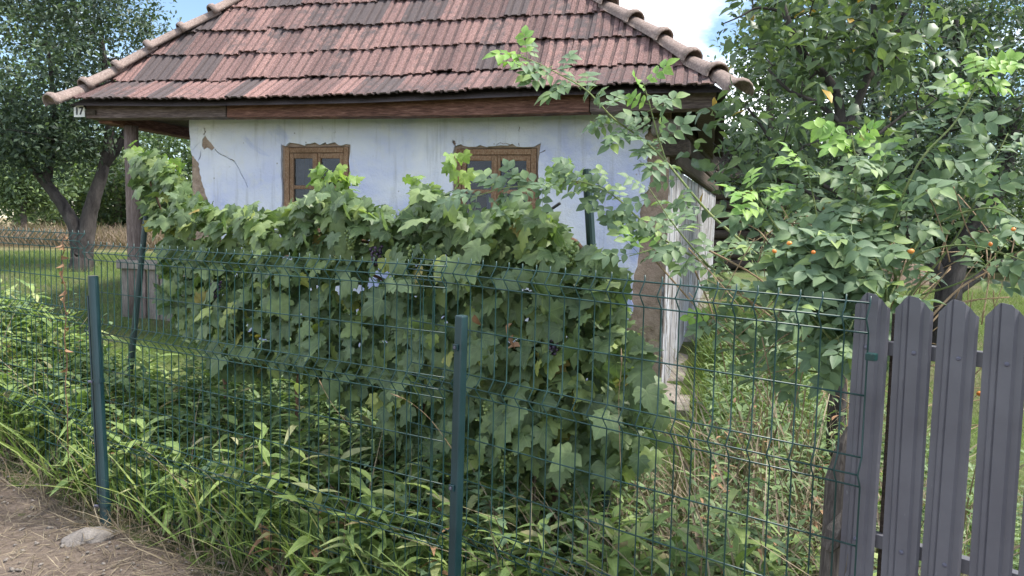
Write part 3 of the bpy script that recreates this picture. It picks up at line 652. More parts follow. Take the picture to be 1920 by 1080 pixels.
# ------------------------------------------------------------------ welded mesh fence
TT = [.02, .062, .104, .28, .456, .498, .54, .712, .884, 1.056, 1.098, 1.14, 1.312, 1.455]; FOLD = {.062, .498, 1.098}
def fence_panel(p0, p1, n, label, bottom=1.475):
    p0, p1 = Vector(p0), Vector(p1); L = (p1-p0).length; ex = (p1-p0)/L; exh = Vector((ex.x, ex.y, 0)).normalized(); ey = Vector((exh.y, -exh.x, 0))
    if ey.y > 0: ey = -ey
    pan = thing('mesh_fence_panel', Vector((p0.x, p0.y, p0.z-bottom)), label, 'fence panel', 'welded mesh fence panels')
    path = [(0, 0)]
    for t in TT:
        path.append((t, .034 if t in FOLD else 0))
    path.append((bottom, 0))
    me = MB().tube([ey*o+Vector((0, 0, -t)) for t, o in path], .0025, 5).mesh('vertical_wire', M['wire'], True)
    for i in range(n+1):
        p = p0+(p1-p0)*(i/n); place('vertical_wire', me, Matrix.Translation(p+Vector((random.gauss(0, .001), random.gauss(0, .001), 0))) @ Matrix.Rotation(random.gauss(0, .004), 4, 'X'), pan)
    hm = MB().tube([Vector((0, 0, 0)), ex*(L*.5)+Vector((0, 0, random.uniform(-.004, .004))), ex*L], .0028, 5).mesh('horizontal_wire', M['wire'], True)
    for t in TT: place('horizontal_wire', hm, Matrix.Translation(p0-ey*.0042+ey*(.034 if t in FOLD else 0)-Vector((0, 0, t))), pan)
    return pan, ex, ey
pa, exa, eya = fence_panel(A0, A1, 39, 'green welded mesh fence panel at far left, ending at the leaning round post')
pb, exb, eyb = fence_panel(B0, B1, 40, 'green welded mesh fence panel between the leaning post and the boxy middle post')
pc, exc, eyc = fence_panel(Cc0, Cc1, 28, 'green welded mesh fence panel between the boxy middle post and the grey gate')
# posts
tp, bp = atv(174.5, 518, 4.24), atv(198, 978, 4.17); bp2 = bp+(bp-tp)*.05
po = thing('fence_post', bp, 'leaning dark green round steel fence post beside the pale stone', 'fence post', 'steel fence posts')
MB().tube([bp2, bp, tp.lerp(bp, .3), tp], .0265, 16).build('tube_post', M['post'], po, smooth=False)
MB().tube([tp-Vector((0, 0, .004)), tp+Vector((0, 0, .003))], .023, 16).build('post_rim', M['wood_grey'], po)
ax = (bp-tp).normalized()
for f_, nm in ((.43, 'clamp'), (.93, 'clamp')):
    c = tp.lerp(bp, f_); MB().tube([c-ax*.012, c+ax*.012], .031, 14).build('clamp', M['post'], po); MB().tube([c+Vector((-.04, -.025, 0)), c+Vector((-.02, -.03, 0))], .008, 6).build('bolt', M['bolt'], po)
q = tp.lerp(bp, .5)+Vector((-.028, -.012, 0)); MB().obox(q, Vector((.004, 0, 0)), Vector((0, .004, 0)), (bp-tp)*.42).build('ridge_strip', M['post'], po)
tp, bp = atv(865.5, 591, 2.93), atv(852, 1085, 2.93); bp = tp+(bp-tp)*1.45; bp = Vector((bp.x, bp.y, -.04))
po2 = thing('fence_post', bp, 'upright boxy dark green fence post with bolted clips in the middle of the fence', 'fence post', 'steel fence posts')
ex = exc; ey = eyc; w2, dpt = .0185, .020
b = MB(); b.box8([bp-ex*w2-ey*dpt, bp+ex*w2-ey*dpt, bp+ex*w2+ey*dpt, bp-ex*w2+ey*dpt, tp-ex*w2-ey*dpt, tp+ex*w2-ey*dpt, tp+ex*w2+ey*dpt, tp-ex*w2+ey*dpt]); b.build('box_post', M['post'], po2, bevel=.006)
for f_ in (.085, .635 if False else .46):
    c = tp.lerp(bp, f_)+ey*.024
    MB().obox(c-ex*.006, ex*.012, ey*.004, HZ*.012).build('clip', M['post'], po2, bevel=.002); MB().tube([c-ex*.006, c-ex*.006+ey*.008], .006, 6).build('bolt', M['bolt'], po2)
# ------------------------------------------------------------------ grey metal picket fence
G0, G3 = atv(1636, 547, 2.17), atv(1888, 567, 1.94); ge = (G3-G0)/3; gl_ = ge.length; gx = ge.normalized(); gxh = Vector((gx.x, gx.y, 0)).normalized(); gn = Vector((gxh.y, -gxh.x, 0)); gn = -gn if gn.y > 0 else gn
gate = thing('picket_gate', (G0.x, G0.y, .05), 'slate grey metal picket gate with rounded tops at the right edge', 'gate')
cols = [(0, -.008), (.03, 0), (.20, .0), (.27, .009), (.36, .010), (.40, .006), (.44, .010), (.66, .010), (.73, .010), (.79, 0), (.95, 0), (1, -.008)]
PWID = gl_*.885
def picket_me():
    b = MB(); V = []; Fs = []
    def top(u): a = abs(u-.5)*2; return -.036*max(0, a-.25)/.75 - .005*a*a
    lv = [None, -.05, -.4, -.9, -1.48]; n = len(cols)
    for q in lv:
        for u, h in cols: V.append((-(PWID/2)+u*PWID, h, top(u) if q is None else q))
    for j in range(len(lv)-1):
        for i in range(n-1): a = j*n+i; Fs.append((a, a+1, a+n+1, a+n))
    b.v = V; b.f = Fs; return b.mesh('picket', M['gate'])
pme = picket_me(); GR = Matrix((gxh, gn, HZ)).transposed().to_4x4()
z_up = [at(1707, 663, 2.08)[2], at(1682, 1050, 2.08)[2]]
for i in range(6):
    p = G0+ge*i+Vector((0, 0, random.uniform(-.003, .003)))
    o = place('picket', pme, Matrix.Translation(p) @ GR @ Matrix.Rotation(random.gauss(0, .006), 4, 'Y') @ Matrix.Rotation(random.gauss(.06, .02), 4, 'Z'), gate); sm = o.modifiers.new('s', 'SOLIDIFY'); sm.thickness = .0022; sm.offset = 0
    for zz in z_up:
        c = Vector((p.x, p.y, zz))+gn*.010+gxh*(.012 if i else -.004)+Vector((0, 0, (G0.z-p.z)*-1*0)); MB().tube([c, c+gn*.004, c+gn*.0065], [.0065, .006, .003], 8).build('bolt', M['bolt'], gate)
for zz in z_up:
    c0, c1 = G0+gx*.0, G0+gx*(gl_*5.4); MB().obox(Vector(((c0.x+c1.x)/2, (c0.y+c1.y)/2, zz))-gn*.032, gxh*(gl_*2.75), gn*.015, HZ*.02).build('rail', M['gate'], gate, bevel=.002)
pp = G0+ge*.52; MB().obox(Vector((pp.x, pp.y, .73))-gn*.06, gxh*.014, gn*.02, HZ*.755).build('gate_frame_post', M['wood_dark'], gate)
c = atv(1634, 669, 2.10); MB().obox(c, gxh*.013, gn*.012, HZ*.010).build('mesh_clip', M['wire'], gate, bevel=.002)
# weathered wooden stump post at the fence end
V = []; Fs = []; nn_ = 10; cx = [(1552, 1085, 2.33), (1560, 960, 2.32), (1566, 900, 2.32), (1580, 840, 2.32), (1592, 795, 2.33)]
w0 = atv(1562, 1085, 2.36); w0z = 0
b = MB(); P = [Vector((w0.x, w0.y, -.05)), Vector((w0.x, w0.y, .3)), atv(1563, 980, 2.36), atv(1572, 900, 2.36), atv(1582, 830, 2.36), atv(1590, 800, 2.36)]
b.tube(P, [.042, .038, .036, .031, .022, .008], 9)
b.v = [tuple(Vector(v)+Vector((noise.noise(Vector(v)*22), noise.noise(Vector(v)*22+Vector((5, 0, 0))), 0))*.018) for v in b.v]
tag(b.build('wooden_post', M['wood_old']), 'rotting grey wooden post leaning against the first metal picket', 'wooden post')
kb = MB(); c = atv(1570, 1000, 2.30); kb.tube([c+Vector((-.03, 0, -.05)), c, c+Vector((.03, 0, .07))], [.02, .036, .02], 7); kb.v = [tuple(Vector(v)+Vector((noise.noise(Vector(v)*30), 0, noise.noise(Vector(v)*30+Vector((3, 3, 0)))))*.012) for v in kb.v]
tag(kb.build('wood_chunk', M['wood_old']), 'broken chunk of weathered wood wedged beside the rotting post', 'wood')
# stone by the leaning post
bm = bmesh.new(); bmesh.ops.create_icosphere(bm, subdivisions=4, radius=1)
cst = atv(176, 985, 4.02); cst.z = .012
for v in bm.verts:
    k = 1+.35*noise.noise(v.co*1.3)+.12*noise.noise(v.co*4)+.05*noise.noise(v.co*11); v.co = Vector((v.co.x*.14, v.co.y*.11, v.co.z*.085))*k
me = bpy.data.meshes.new('stone'); bm.to_mesh(me); bm.free(); me.materials.append(M['stone']); me.polygons.foreach_set('use_smooth', [True]*len(me.polygons))
tag(place('stone', me, Matrix.Translation(cst)), 'rough pale stone half buried at the foot of the leaning post', 'stone')
# ------------------------------------------------------------------ vine supports
def pole(pts, r, lab):
    o = MB().tube(pts, r, 12).build('vine_support_pole', M['pole'], None, smooth=False); return tag(o, lab, 'pole', 'vine support poles')
t = atv(1100, 318, 3.62); bpt = atv(1112, 520, 3.60); bpt = t+(bpt-t)*((t.z-.05)/(t.z-bpt.z)); pole([bpt, t], .0215, 'dark green pole standing above the right part of the vine')
t = atv(274, 405, 5.45); bpt = atv(254, 598, 5.45); bpt = t+(bpt-t)*((t.z-.2)/(t.z-bpt.z)); pole([bpt, t], [.024, .019], 'dark green leaning pole at the left end of the vine')
t = atv(639, 418, 4.75); bpt = atv(643, 545, 4.75); bpt = t+(bpt-t)*((t.z-.05)/(t.z-bpt.z)); pole([bpt, t], .016, 'thin dark green pole hidden inside the middle of the vine')
tag(MB().tube([atv(1050, 381, 3.70), atv(1010, 408, 3.78), atv(968, 427, 3.86), atv(900, 452, 4.0)], .0075, 6).build('black_rod', M['black'], smooth=True), 'thin black rod poking out of the vine toward the right pole', 'rod')
# ------------------------------------------------------------------ grapevine
def inpoly(x, y, P):
    c = False; n = len(P); j = n-1
    for i in range(n):
        if (P[i][1] > y) != (P[j][1] > y) and x < (P[j][0]-P[i][0])*(y-P[i][1])/(P[j][1]-P[i][1])+P[i][0]: c = not c
        j = i
    return c
def zrow(x): return 1/(1/5.4+(1/3.5-1/5.4)*(x-265)/(1105-265))
vpoly = [(238, 285), (262, 276), (300, 292), (325, 318), (350, 352), (385, 378), (430, 392), (470, 386), (505, 398), (540, 388), (580, 362), (612, 352), (660, 362), (690, 384), (745, 402), (768, 380), (785, 352), (812, 348), (840, 372), (870, 392), (900, 398), (950, 388), (1000, 392), (1030, 410), (1050, 430), (1070, 455), (1085, 462), (1120, 478), (1150, 495), (1165, 520), (1170, 580), (1196, 640), (1205, 690), (1236, 720), (1240, 770), (1205, 790), (1222, 850), (1180, 885), (1110, 875), (1050, 905), (1000, 870), (930, 880), (850, 850), (770, 845), (700, 770), (640, 745), (560, 700), (480, 700), (410, 690), (385, 640), (330, 600), (300, 560), (300, 490), (285, 430), (268, 370), (245, 330)]
hole = [[(655, 488), (762, 500), (700, 545), (640, 540)], [(500, 462), (560, 470), (520, 500)]]
vine = thing('grapevine', (at(760, 700, 4.2)[0], at(760, 700, 4.2)[1], .05), 'sprawling grapevine with broad lobed leaves along the mesh fence', 'grapevine')
def vine_pts(n, lo_, hi_, holes=True):
    out = []
    while len(out) < n:
        x, y = random.uniform(230, 1260), random.uniform(270, 920)
        if not inpoly(x, y, vpoly): continue
        if holes and any(inpoly(x, y, h) for h in hole) and random.random() < .8: continue
        Z = zrow(x)
        if random.random() > (Z/5.4)**2*1.05+.1: continue
        top_ = min([p[1] for p in vpoly[:27]], key=lambda q: 0) if False else None
        lump = noise.noise(Vector((x*.013, y*.013, 2)))+.5*noise.noise(Vector((x*.03, y*.03, 7)))
        if lump < -.38 and y > 420 and random.random() < .5: continue
        out.append((x, y, Z+(random.uniform(lo_, hi_)-.30*lump)*(.5 if y < 360 else 1)))
    return out
RN = np.array([-.54, -.84, 0])
def leaf_frames(n, up=.75, jit=.6, down=.9):
    N = RN[None]+np.array([0, 0, up])+rng.normal(size=(n, 3))*jit; D = np.array([0, 0, -down])+rng.normal(size=(n, 3))*.55; return rots(N, D)
gts = [grape_leaf(i) for i in range(6)]; gme = [mesh_t('leaf', t, M['grape']) for t in gts]
P1_ = vine_pts(300, -.36, -.12); R1 = leaf_frames(300)
for (x, y, Z), R in zip(P1_, R1):
    s = random.choice((.075, .095, .11, .125, .14))*random.uniform(.9, 1.1)*(1.0 if y > 380 else .85)
    Mx = Matrix(np.vstack([np.hstack([R*s, at(x, y, Z)[:, None]]), [0, 0, 0, 1]]).tolist()); place('leaf', random.choice(gme), Mx, vine)
P2 = vine_pts(3300, -.24, .26); R2 = leaf_frames(3300, .7, .65)
scatter('leaf_mass', gts, R2, np.array([at(*p) for p in P2]), rng.uniform(.065, .13, 3300), M['grape'], vine)
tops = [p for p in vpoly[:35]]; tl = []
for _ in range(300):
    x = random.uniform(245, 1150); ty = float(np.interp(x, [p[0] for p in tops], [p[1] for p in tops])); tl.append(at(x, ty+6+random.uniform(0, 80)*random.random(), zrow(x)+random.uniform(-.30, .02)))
M['grape_top_lit'] = leafmat('grape_top_lit', [(0, G(.11, .17, .08)), (.7, G(.165, .235, .10)), (1, G(.25, .32, .12))], .36, .42, 'grape', (.26, .33, .15))  # paler young green, with the sunlit look of the vine top painted in
scatter('upper_leaves', gts, leaf_frames(300, .8, .6), np.array(tl), rng.uniform(.07, .125, 300), M['grape_top_lit'], vine)
# free shoots above the mass
shoots = [[(860, 350), (858, 315), (852, 292)], [(800, 372), (790, 356), (783, 340)], [(622, 362), (607, 335), (603, 322)], [(640, 362), (648, 338), (640, 325)], [(270, 320), (258, 295), (246, 280)], [(312, 320), (322, 306), (338, 318)], [(1085, 345), (1062, 325), (1050, 322)]]
sp_P = []; 
cane = MB()
for sh in shoots:
    pts = smooth_path([atv(x, y, zrow(x)+.02) for x, y in sh], 4); cane.tube(pts, np.linspace(.004, .002, len(pts)), 5)
    for p in pts[2:]:
        for _ in range(2): sp_P.append(np.array(p)+rng.normal(size=3)*.03)
n = len(sp_P); scatter('young_leaves', gts, leaf_frames(n, .5, .7), np.array(sp_P), rng.uniform(.05, .09, n), leafmat('grape_young', [(0, G(.16, .26, .07)), (1, G(.28, .38, .10))], .4, .5, 'grape', (.28, .36, .15)), vine)
for ln in ([(1050, 700), (1040, 560), (1075, 470), (1000, 438), (900, 440), (780, 455), (640, 452), (480, 450), (330, 440), (280, 330)], [(1330-230, 480), (1060, 440), (1010, 430)], [(1000, 880), (990, 760), (1010, 620), (1050, 520), (1110, 495), (1150, 488)], [(800, 860), (790, 700), (760, 560), (700, 520), (650, 500)], [(560, 800), (560, 680), (600, 560), (700, 480)], [(420, 720), (430, 600), (480, 520), (520, 450)]):
    pts = smooth_path([atv(x, y, zrow(x)+random.uniform(-.02, .12)) for x, y in ln], 5); pts = [p+Vector(rand_unit(1)[0])*.012 for p in pts]
    if ln[0][1] > 690:
        b0 = pts[0]; pts = [Vector((b0.x, b0.y, gz(b0.x, b0.y)-.03))]+pts
    cane.tube(pts, np.linspace(.016, .006, len(pts)), 6)
o = cane.build('canes', M['bark_vine'], vine, smooth=True); o['kind'] = 'stuff'
def bunch(px, py, mat, dz=-.25, n=26, r=.0085):
    c = atv(px, py, zrow(px)+dz); b = MB(); bm = bmesh.new(); bmesh.ops.create_icosphere(bm, subdivisions=2, radius=1); bv = [v.co.copy() for v in bm.verts]; bf = [tuple(v.index for v in f.verts) for f in bm.faces]; bm.free()
    for i in range(n):
        t = i/n; rr = .026*(1-t)**.6+.004; an = i*2.4; p = c+Vector((math.cos(an)*rr, math.sin(an)*rr, -t*.10)); k = r*random.uniform(.85, 1.1); b.add([p+v*k for v in bv], bf)
    o = b.build('grape_bunch', mat, vine, smooth=True); o['kind'] = 'stuff'
for px, py, mt in ((955, 765, 'grape_g'), (918, 755, 'grape_g'), (948, 850, 'grape_g'), (776, 460, 'grape_g'), (658, 432, 'grape_g'), (705, 462, 'grape_d'), (1040, 625, 'grape_d'), (1070, 455, 'grape_g'), (405, 528, 'grape_d')): bunch(px, py, M[mt])
dl = [(960, 607), (963, 628), (975, 650), (890, 590), (875, 608)]; dme = mesh_t('dead_leaf', ovate(.9, .55, .8, .6), M['dead'])
for px, py in dl:
    R = leaf_frames(1, .2, .8)[0]*.062; place('dead_leaf', dme, Matrix(np.vstack([np.hstack([R, at(px, py, zrow(px)-.36)[:, None]]), [0, 0, 0, 1]]).tolist()), vine)
# ------------------------------------------------------------------ wild rose with pinnate leaves and hips
rose = thing('wild_rose_bush', (at(1600, 700, 2.75)[0], at(1600, 700, 2.75)[1], .05), 'wild rose bush with pinnate leaves and orange hips behind the picket gate', 'rose bush')
rts = [rose_leaf(i) for i in range(6)]; rme = [mesh_t('leaf', t, M['rose']) for t in rts]; rmy = [mesh_t('leaf', t, M['rose_young']) for t in rts]
base_r = atv(1600, 700, 2.75); base_r.z = .02
RC = [  # (points px,py,Z ; leaves along ; youth at the tip)
    ([(1600, 700, 2.75), (1450, 590, 2.9), (1330, 500, 3.1), (1257, 457, 3.2), (1200, 412, 3.25), (1150, 367, 3.3), (1085, 340, 3.3), (1020, 348, 3.3), (950, 352, 3.3), (880, 372, 3.3)], 15, 34, 0),
    ([(1600, 700, 2.75), (1440, 500, 3.0), (1330, 400, 3.1), (1250, 305, 3.15), (1200, 258, 3.15), (1150, 222, 3.15), (1100, 170, 3.15), (1050, 140, 3.15), (1000, 115, 3.15), (968, 104, 3.15)], 12, 30, 5),
    ([(1250, 305, 3.15), (1232, 250, 3.15), (1218, 195, 3.15), (1206, 155, 3.15)], 0, 9, 2),
    ([(1257, 457, 3.2), (1215, 470, 3.1), (1180, 480, 3.1)], 0, 5, 0),
    ([(1330, 500, 3.1), (1270, 430, 3.0), (1215, 350, 3.0)], 0, 8, 0),
    ([(1600, 700, 2.75), (1680, 560, 2.6), (1665, 450, 2.55), (1720, 310, 2.5), (1790, 230, 2.5), (1830, 160, 2.5), (1845, 118, 2.5)], 0, 34, 9),
    ([(1600, 700, 2.75), (1560, 600, 2.65), (1500, 490, 2.6), (1445, 410, 2.6), (1408, 350, 2.6)], 4, 22, 6),
    ([(1600, 700, 2.75), (1620, 580, 2.6), (1600, 450, 2.6), (1606, 330, 2.6), (1596, 250, 2.6)], 4, 28, 6),
    ([(1600, 700, 2.75), (1640, 560, 2.5), (1580, 500, 2.5), (1510, 470, 2.5)], 2, 26, 0),
    ([(1600, 700, 2.75), (1660, 570, 2.5), (1640, 480, 2.45), (1590, 430, 2.45)], 2, 28, 0),
    ([(1600, 700, 2.75), (1590, 600, 2.55), (1530, 540, 2.5), (1480, 520, 2.5)], 2, 24, 0),
    ([(1600, 700, 2.75), (1560, 640, 2.5), (1520, 590, 2.45), (1500, 560, 2.45)], 4, 14, 0),
    ([(1620, 580, 2.6), (1680, 480, 2.6), (1700, 400, 2.6), (1690, 350, 2.6)], 2, 14, 3),
    ([(1660, 570, 2.5), (1740, 420, 2.6), (1780, 350, 2.6), (1850, 350, 2.6)], 9, 8, 2),
    ([(1640, 600, 2.6), (1700, 500, 2.55), (1740, 470, 2.5), (1820, 460, 2.45), (1925, 490, 2.4)], 20, 0, 0),
    ([(1640, 600, 2.6), (1730, 440, 2.6), (1850, 390, 2.5), (1925, 425, 2.45), (1960, 470, 2.4)], 14, 5, 2),
    ([(1600, 700, 2.75), (1700, 560, 2.7), (1790, 450, 2.65), (1850, 330, 2.6), (1890, 250, 2.6)], 6, 12, 0), ([(1600, 700, 2.75), (1540, 520, 2.7), (1530, 400, 2.7), (1510, 300, 2.7)], 5, 14, 2), ([(1600, 450, 2.6), (1640, 360, 2.55), (1660, 290, 2.55)], 0, 10, 2), ([(1700, 560, 2.7), (1820, 520, 2.6), (1900, 440, 2.6)], 6, 8, 0),
    ([(1600, 700, 2.75), (1480, 640, 2.9), (1400, 560, 3.0), (1350, 480, 3.1)], 5, 12, 0), ([(1600, 700, 2.75), (1490, 690, 2.9), (1400, 640, 3.0), (1335, 580, 3.05)], 5, 12, 1), ([(1600, 700, 2.75), (1500, 600, 2.8), (1430, 540, 2.9), (1400, 450, 3.0)], 5, 12, 0), ([(1600, 700, 2.75), (1520, 660, 2.8), (1460, 680, 2.8), (1400, 720, 2.85)], 5, 10, 0),
    ([(1560, 640, 2.5), (1590, 620, 2.4), (1600, 600, 2.4)], 0, 7, 0), ([(1600, 700, 2.6), (1580, 660, 2.45), (1570, 630, 2.4)], 0, 7, 0)]
rc = MB(); rose_all = []
for pts, skip, nl, ny in RC:
    P = smooth_path([atv(*p) for p in pts], 6)
    if pts[0][:2] == (1600, 700): P = smooth_path([base_r, base_r.lerp(P[0], .6), P[0]], 3)[:-1]+P; skip += 6
    r0 = .007 if pts[0][:2] == (1600, 700) else .004
    rc.tube(P, np.linspace(r0, .0018, len(P)), 5)
    if not nl: continue
    i0 = min(skip, len(P)-3)
    nl = int(nl*1.25)
    for k in range(nl):
        f_ = i0+(len(P)-1-i0)*(k+.5)/nl; j = int(f_); p = P[j].lerp(P[min(j+1, len(P)-1)], f_-j); t = (P[min(j+1, len(P)-1)]-P[max(j-1, 0)]).normalized()
        side = Vector(rand_unit(1)[0]); side = (side-t*side.dot(t)).normalized(); dvec = side*.9+t*.5+Vector((0, 0, .05)); nrm = np.array([[-.15, -.55, .75]])+rng.normal(size=(1, 3))*.35
        R = rots(nrm, np.array([list(dvec)]))[0]; young = k >= nl-ny; s = random.uniform(.72, 1.05)*(1.0 if not young else .9)
        Mx = Matrix(np.vstack([np.hstack([R*s, np.array(p+side*.012)[:, None]]), [0, 0, 0, 1]]).tolist()); rose_all.append((float((np.array(p)-C0) @ FW)/s, bool(young or (pts[0][0] < 1300 and random.random() < .35)), Mx, R, np.array(p+side*.012), s))
rose_all.sort(key=lambda t: t[0])
for _, yg, Mx, R, p, sc_ in rose_all[:290]: place('leaf', random.choice(rmy if yg else rme), Mx, rose)
for flag, nm, mt in ((False, 'distant_leaves', 'rose'), (True, 'distant_young_leaves', 'rose_young')):
    r_ = [t for t in rose_all[290:] if t[1] == flag]
    if r_: scatter(nm, rts, np.array([t[3] for t in r_]), np.array([t[4] for t in r_]), np.array([t[5] for t in r_]), M[mt], rose)
o = rc.build('stems', M['stem_green'], rose, smooth=True); o['kind'] = 'stuff'
tw = MB()
for i in range(110):      # bare dry twigs inside the bush
    c = atv(random.uniform(1330, 1900), random.uniform(400, 800), random.uniform(2.5, 3.3)); d_ = Vector(rand_unit(1)[0])*random.uniform(.08, .22); d_.y *= .4
    tw.tube(smooth_path([c-d_, c+Vector(rand_unit(1)[0])*.02, c+d_], 3), np.linspace(.0028, .0012, 7), 4)
for ln in ([(1345, 520, 3.0), (1400, 560, 2.9), (1480, 620, 2.8), (1560, 690, 2.7)], [(1330, 470, 3.0), (1420, 520, 2.9), (1510, 600, 2.75), (1580, 640, 2.7)], [(1230, 490, 3.2), (1300, 570, 3.1), (1370, 650, 3.0), (1440, 760, 2.9)], [(1300, 500, 3.2), (1340, 600, 3.1), (1365, 720, 3.05)], [(1740, 600, 2.6), (1800, 540, 2.6), (1870, 500, 2.6), (1930, 460, 2.6)], [(1680, 700, 2.5), (1760, 590, 2.6), (1840, 560, 2.6)]):
    P = smooth_path([atv(*p) for p in ln], 5); tw.tube(P, np.linspace(.0045, .002, len(P)), 5)
o = tw.build('dry_twigs', M['stem_dry'], rose, smooth=True); o['kind'] = 'stuff'
bm = bmesh.new(); bmesh.ops.create_uvsphere(bm, u_segments=10, v_segments=7, radius=1)
for v in bm.verts: v.co.z *= 1.3; v.co.x *= 1-.15*(v.co.z > .8)
hipm = bpy.data.meshes.new('rose_hip'); bm.to_mesh(hipm); bm.free(); hipm.materials.append(M['hipfruit']); hipm.polygons.foreach_set('use_smooth', [True]*len(hipm.polygons))
for px, py, r in ((1708, 471, .0115), (1480, 456, .009), (1452, 471, .0085), (1525, 473, .0085), (1857, 458, .0085), (1900, 430, .009), (1837, 738, .0095), ):
    c = atv(px, py, 2.38 if py < 700 else 2.15); place('rose_hip', hipm, Matrix.Translation(c) @ Matrix.Rotation(random.uniform(.3, 2.2), 4, 'X') @ Matrix.Rotation(random.uniform(0, 3), 4, 'Y') @ Matrix.Scale(r*.72, 4), rose)
# ------------------------------------------------------------------ trees
def clump_leaves(centres, rad, per, size, flat=.5):
    P = []; 
    for c, r_ in centres:
        v = rng.normal(size=(per, 3)); v /= np.linalg.norm(v, axis=1, keepdims=True); v *= (rng.random((per, 1))**.45)*r_*rad; v[:, 2] *= .8; P.append(np.array(c)+v)
    P = np.concatenate(P); n = len(P); N = np.array([0, -.25, .75])+rng.normal(size=(n, 3))*.6; D = rng.normal(size=(n, 3))+np.array([0, 0, -.35])
    return P, rots(N, D), rng.uniform(size[0], size[1], n)
def sample_crown(ells, n, shell=.35):
    out = []
    wts = np.array([e[1][0]*e[1][1]*e[1][2] for e in ells]); wts /= wts.sum()
    for _ in range(n):
        c, r_ = ells[rng.choice(len(ells), p=wts)]; v = rand_unit(1)[0]*(shell+(1-shell)*random.random())**.6; out.append((Vector(c)+Vector((v[0]*r_[0], v[1]*r_[1], v[2]*r_[2])), random.uniform(.7, 1.3)))
    return out
simple = [ovate(1, .52, .3, .25, segs=2), ovate(1, .45, .5, .4, segs=2), ovate(1, .6, .15, .1, segs=2)]
fine = [ovate(1, .55, .3, .2, segs=3), ovate(1, .5, .45, .35, segs=3), ovate(1, .62, .2, .45, segs=3)]
def tree(name, limbs, ells, ncl, per, crad, lsize, leafm, barkm, label, ts=simple, rscale=1.0, group=None, nbr=None, cat='tree'):
    b0 = Vector(limbs[0][0][0]); root = thing(name, (b0.x, b0.y, gz(b0.x, b0.y)), label, cat, group)
    tb = MB(); nodes = []
    for pts, r0, r1 in limbs:
        P = smooth_path(pts, 5); P = [p+Vector(rand_unit(1)[0])*r0*.05 for p in P]; rr = np.linspace(r0, r1, len(P)); tb.tube(P, rr, 9); nodes += [(p, r) for p, r in zip(P[3:], rr[3:])]
    cl = sample_crown(ells, ncl)
    order = sorted(cl, key=lambda c: min((c[0]-p).length for p, _ in nodes))[:nbr or ncl]
    for c, _ in order:
        p, r = min(nodes, key=lambda q: (c-q[0]).length+(.3 if q[0].z > c.z+.2 else 0)); r2 = max(.004, min(r*.6, .02*rscale))
        mid = p.lerp(c, .5)+Vector(rand_unit(1)[0])*(c-p).length*.12; P = smooth_path([p, mid, c], 3); rr = np.linspace(r2, .003*rscale, len(P)); tb.tube(P, rr, 5); nodes += [(q, s) for q, s in zip(P[2:], rr[2:])]
    tb.build('trunk', barkm, root, smooth=True)
    P, R, S = clump_leaves(cl, crad, per, lsize)
    return root, P, R, S, cl
# plum tree on the left
Zp = 9.6
def q(x, y, z=Zp): return atv(x, y, z)
pb_ = q(153, 500); pb_.z -= .25
root, P, R, S, cl = tree('plum_tree', [([pb_, q(153, 492), q(153, 480), q(154, 462)], .165, .07), ([pb_, q(151, 492), q(148, 460), q(140, 425), q(118, 385), q(88, 345), q(55, 305), q(20, 260)], .118, .04), ([pb_, q(156, 492), q(160, 455), q(168, 405), q(180, 360), q(196, 310), q(205, 250), q(200, 160), q(190, 60)], .13, .03), ([q(196, 310), q(225, 270), q(245, 220), q(250, 150)], .06, .02), ([q(88, 345), q(95, 280), q(100, 200), q(90, 80)], .06, .02)],
    [(q(70, 120), (1.55, 1.3, 1.35)), (q(60, -60), (1.7, 1.4, 1.0)), (q(190, 90), (.62, .8, .9)), (q(170, 240), (.55, .7, .45)), (q(20, 250), (.9, .9, .55)), (q(90, 280), (.7, .7, .35)), (q(150, 200), (.9, .8, .55)), (q(40, 215), (1.0, .8, .5))], 430, 74, .36, (.045, .085), M['plum'], M['bark_dark'], 'forked plum tree with dense dark crown on the left lawn')
scatter('crown', simple, R, P, S, M['plum'], root)
# thin sapling further back on the left
qs = lambda x, y: atv(x, y, 15.5)
b0 = qs(45, 470); root, P, R, S, cl = tree('sapling', [([b0, qs(45, 440), qs(44, 390), qs(40, 340)], .07, .04), ([qs(44, 390), qs(60, 350), qs(70, 320)], .03, .015)], [(qs(45, 340), (.6, .6, .5)), (qs(60, 372), (.45, .5, .22))], 60, 70, .34, (.06, .10), M['far'], M['bark'], 'slender young tree standing behind the mesh fence at the left edge')
scatter('crown', simple, R, P, S, M['far'], root)
# tall background trees on the left and under the porch eave
bgs = [(-30, 20, 16.5, 2.2, 5.2, 'broad bushy tree at the far left edge behind the plum tree'), (110, 395, 21, 1.9, 3.6, 'round green tree seen between the forks of the plum trunk'), (215, 395, 19, 1.7, 2.5, 'low leafy tree beside the plum trunk, left of the porch post'), (300, 395, 20, 1.8, 3.3, 'dark leafy tree seen through the open porch'), (372, 395, 18, 1.5, 3.6, 'dark bushy tree partly hidden behind the cottage corner'), (30, 395, 25, 2.6, 4.4, 'pale hazy tree in the gap at the far left')]
for px, py, Z, wr, ht, lab in bgs:
    c = atv(px, 430, Z); g = gz(c.x, c.y); base = Vector((c.x, c.y, g-.1)); top = base+Vector((0, 0, ht))
    cz = base+Vector((0, 0, ht*.58)); root, P, R, S, cl = tree('background_tree', [([base, base+Vector((.1, 0, ht*.3)), cz, top-Vector((0, 0, .3))], .14, .03)], [(cz, (wr, wr*.8, ht*.45)), (base+Vector((0, 0, ht*.32)), (wr*.9, wr*.7, ht*.28))], 110, 62, .55, (.09, .16), M['far'], M['bark'], lab, group='trees behind the left lawn')
    scatter('crown', simple, R, P, S, M['far'], root)
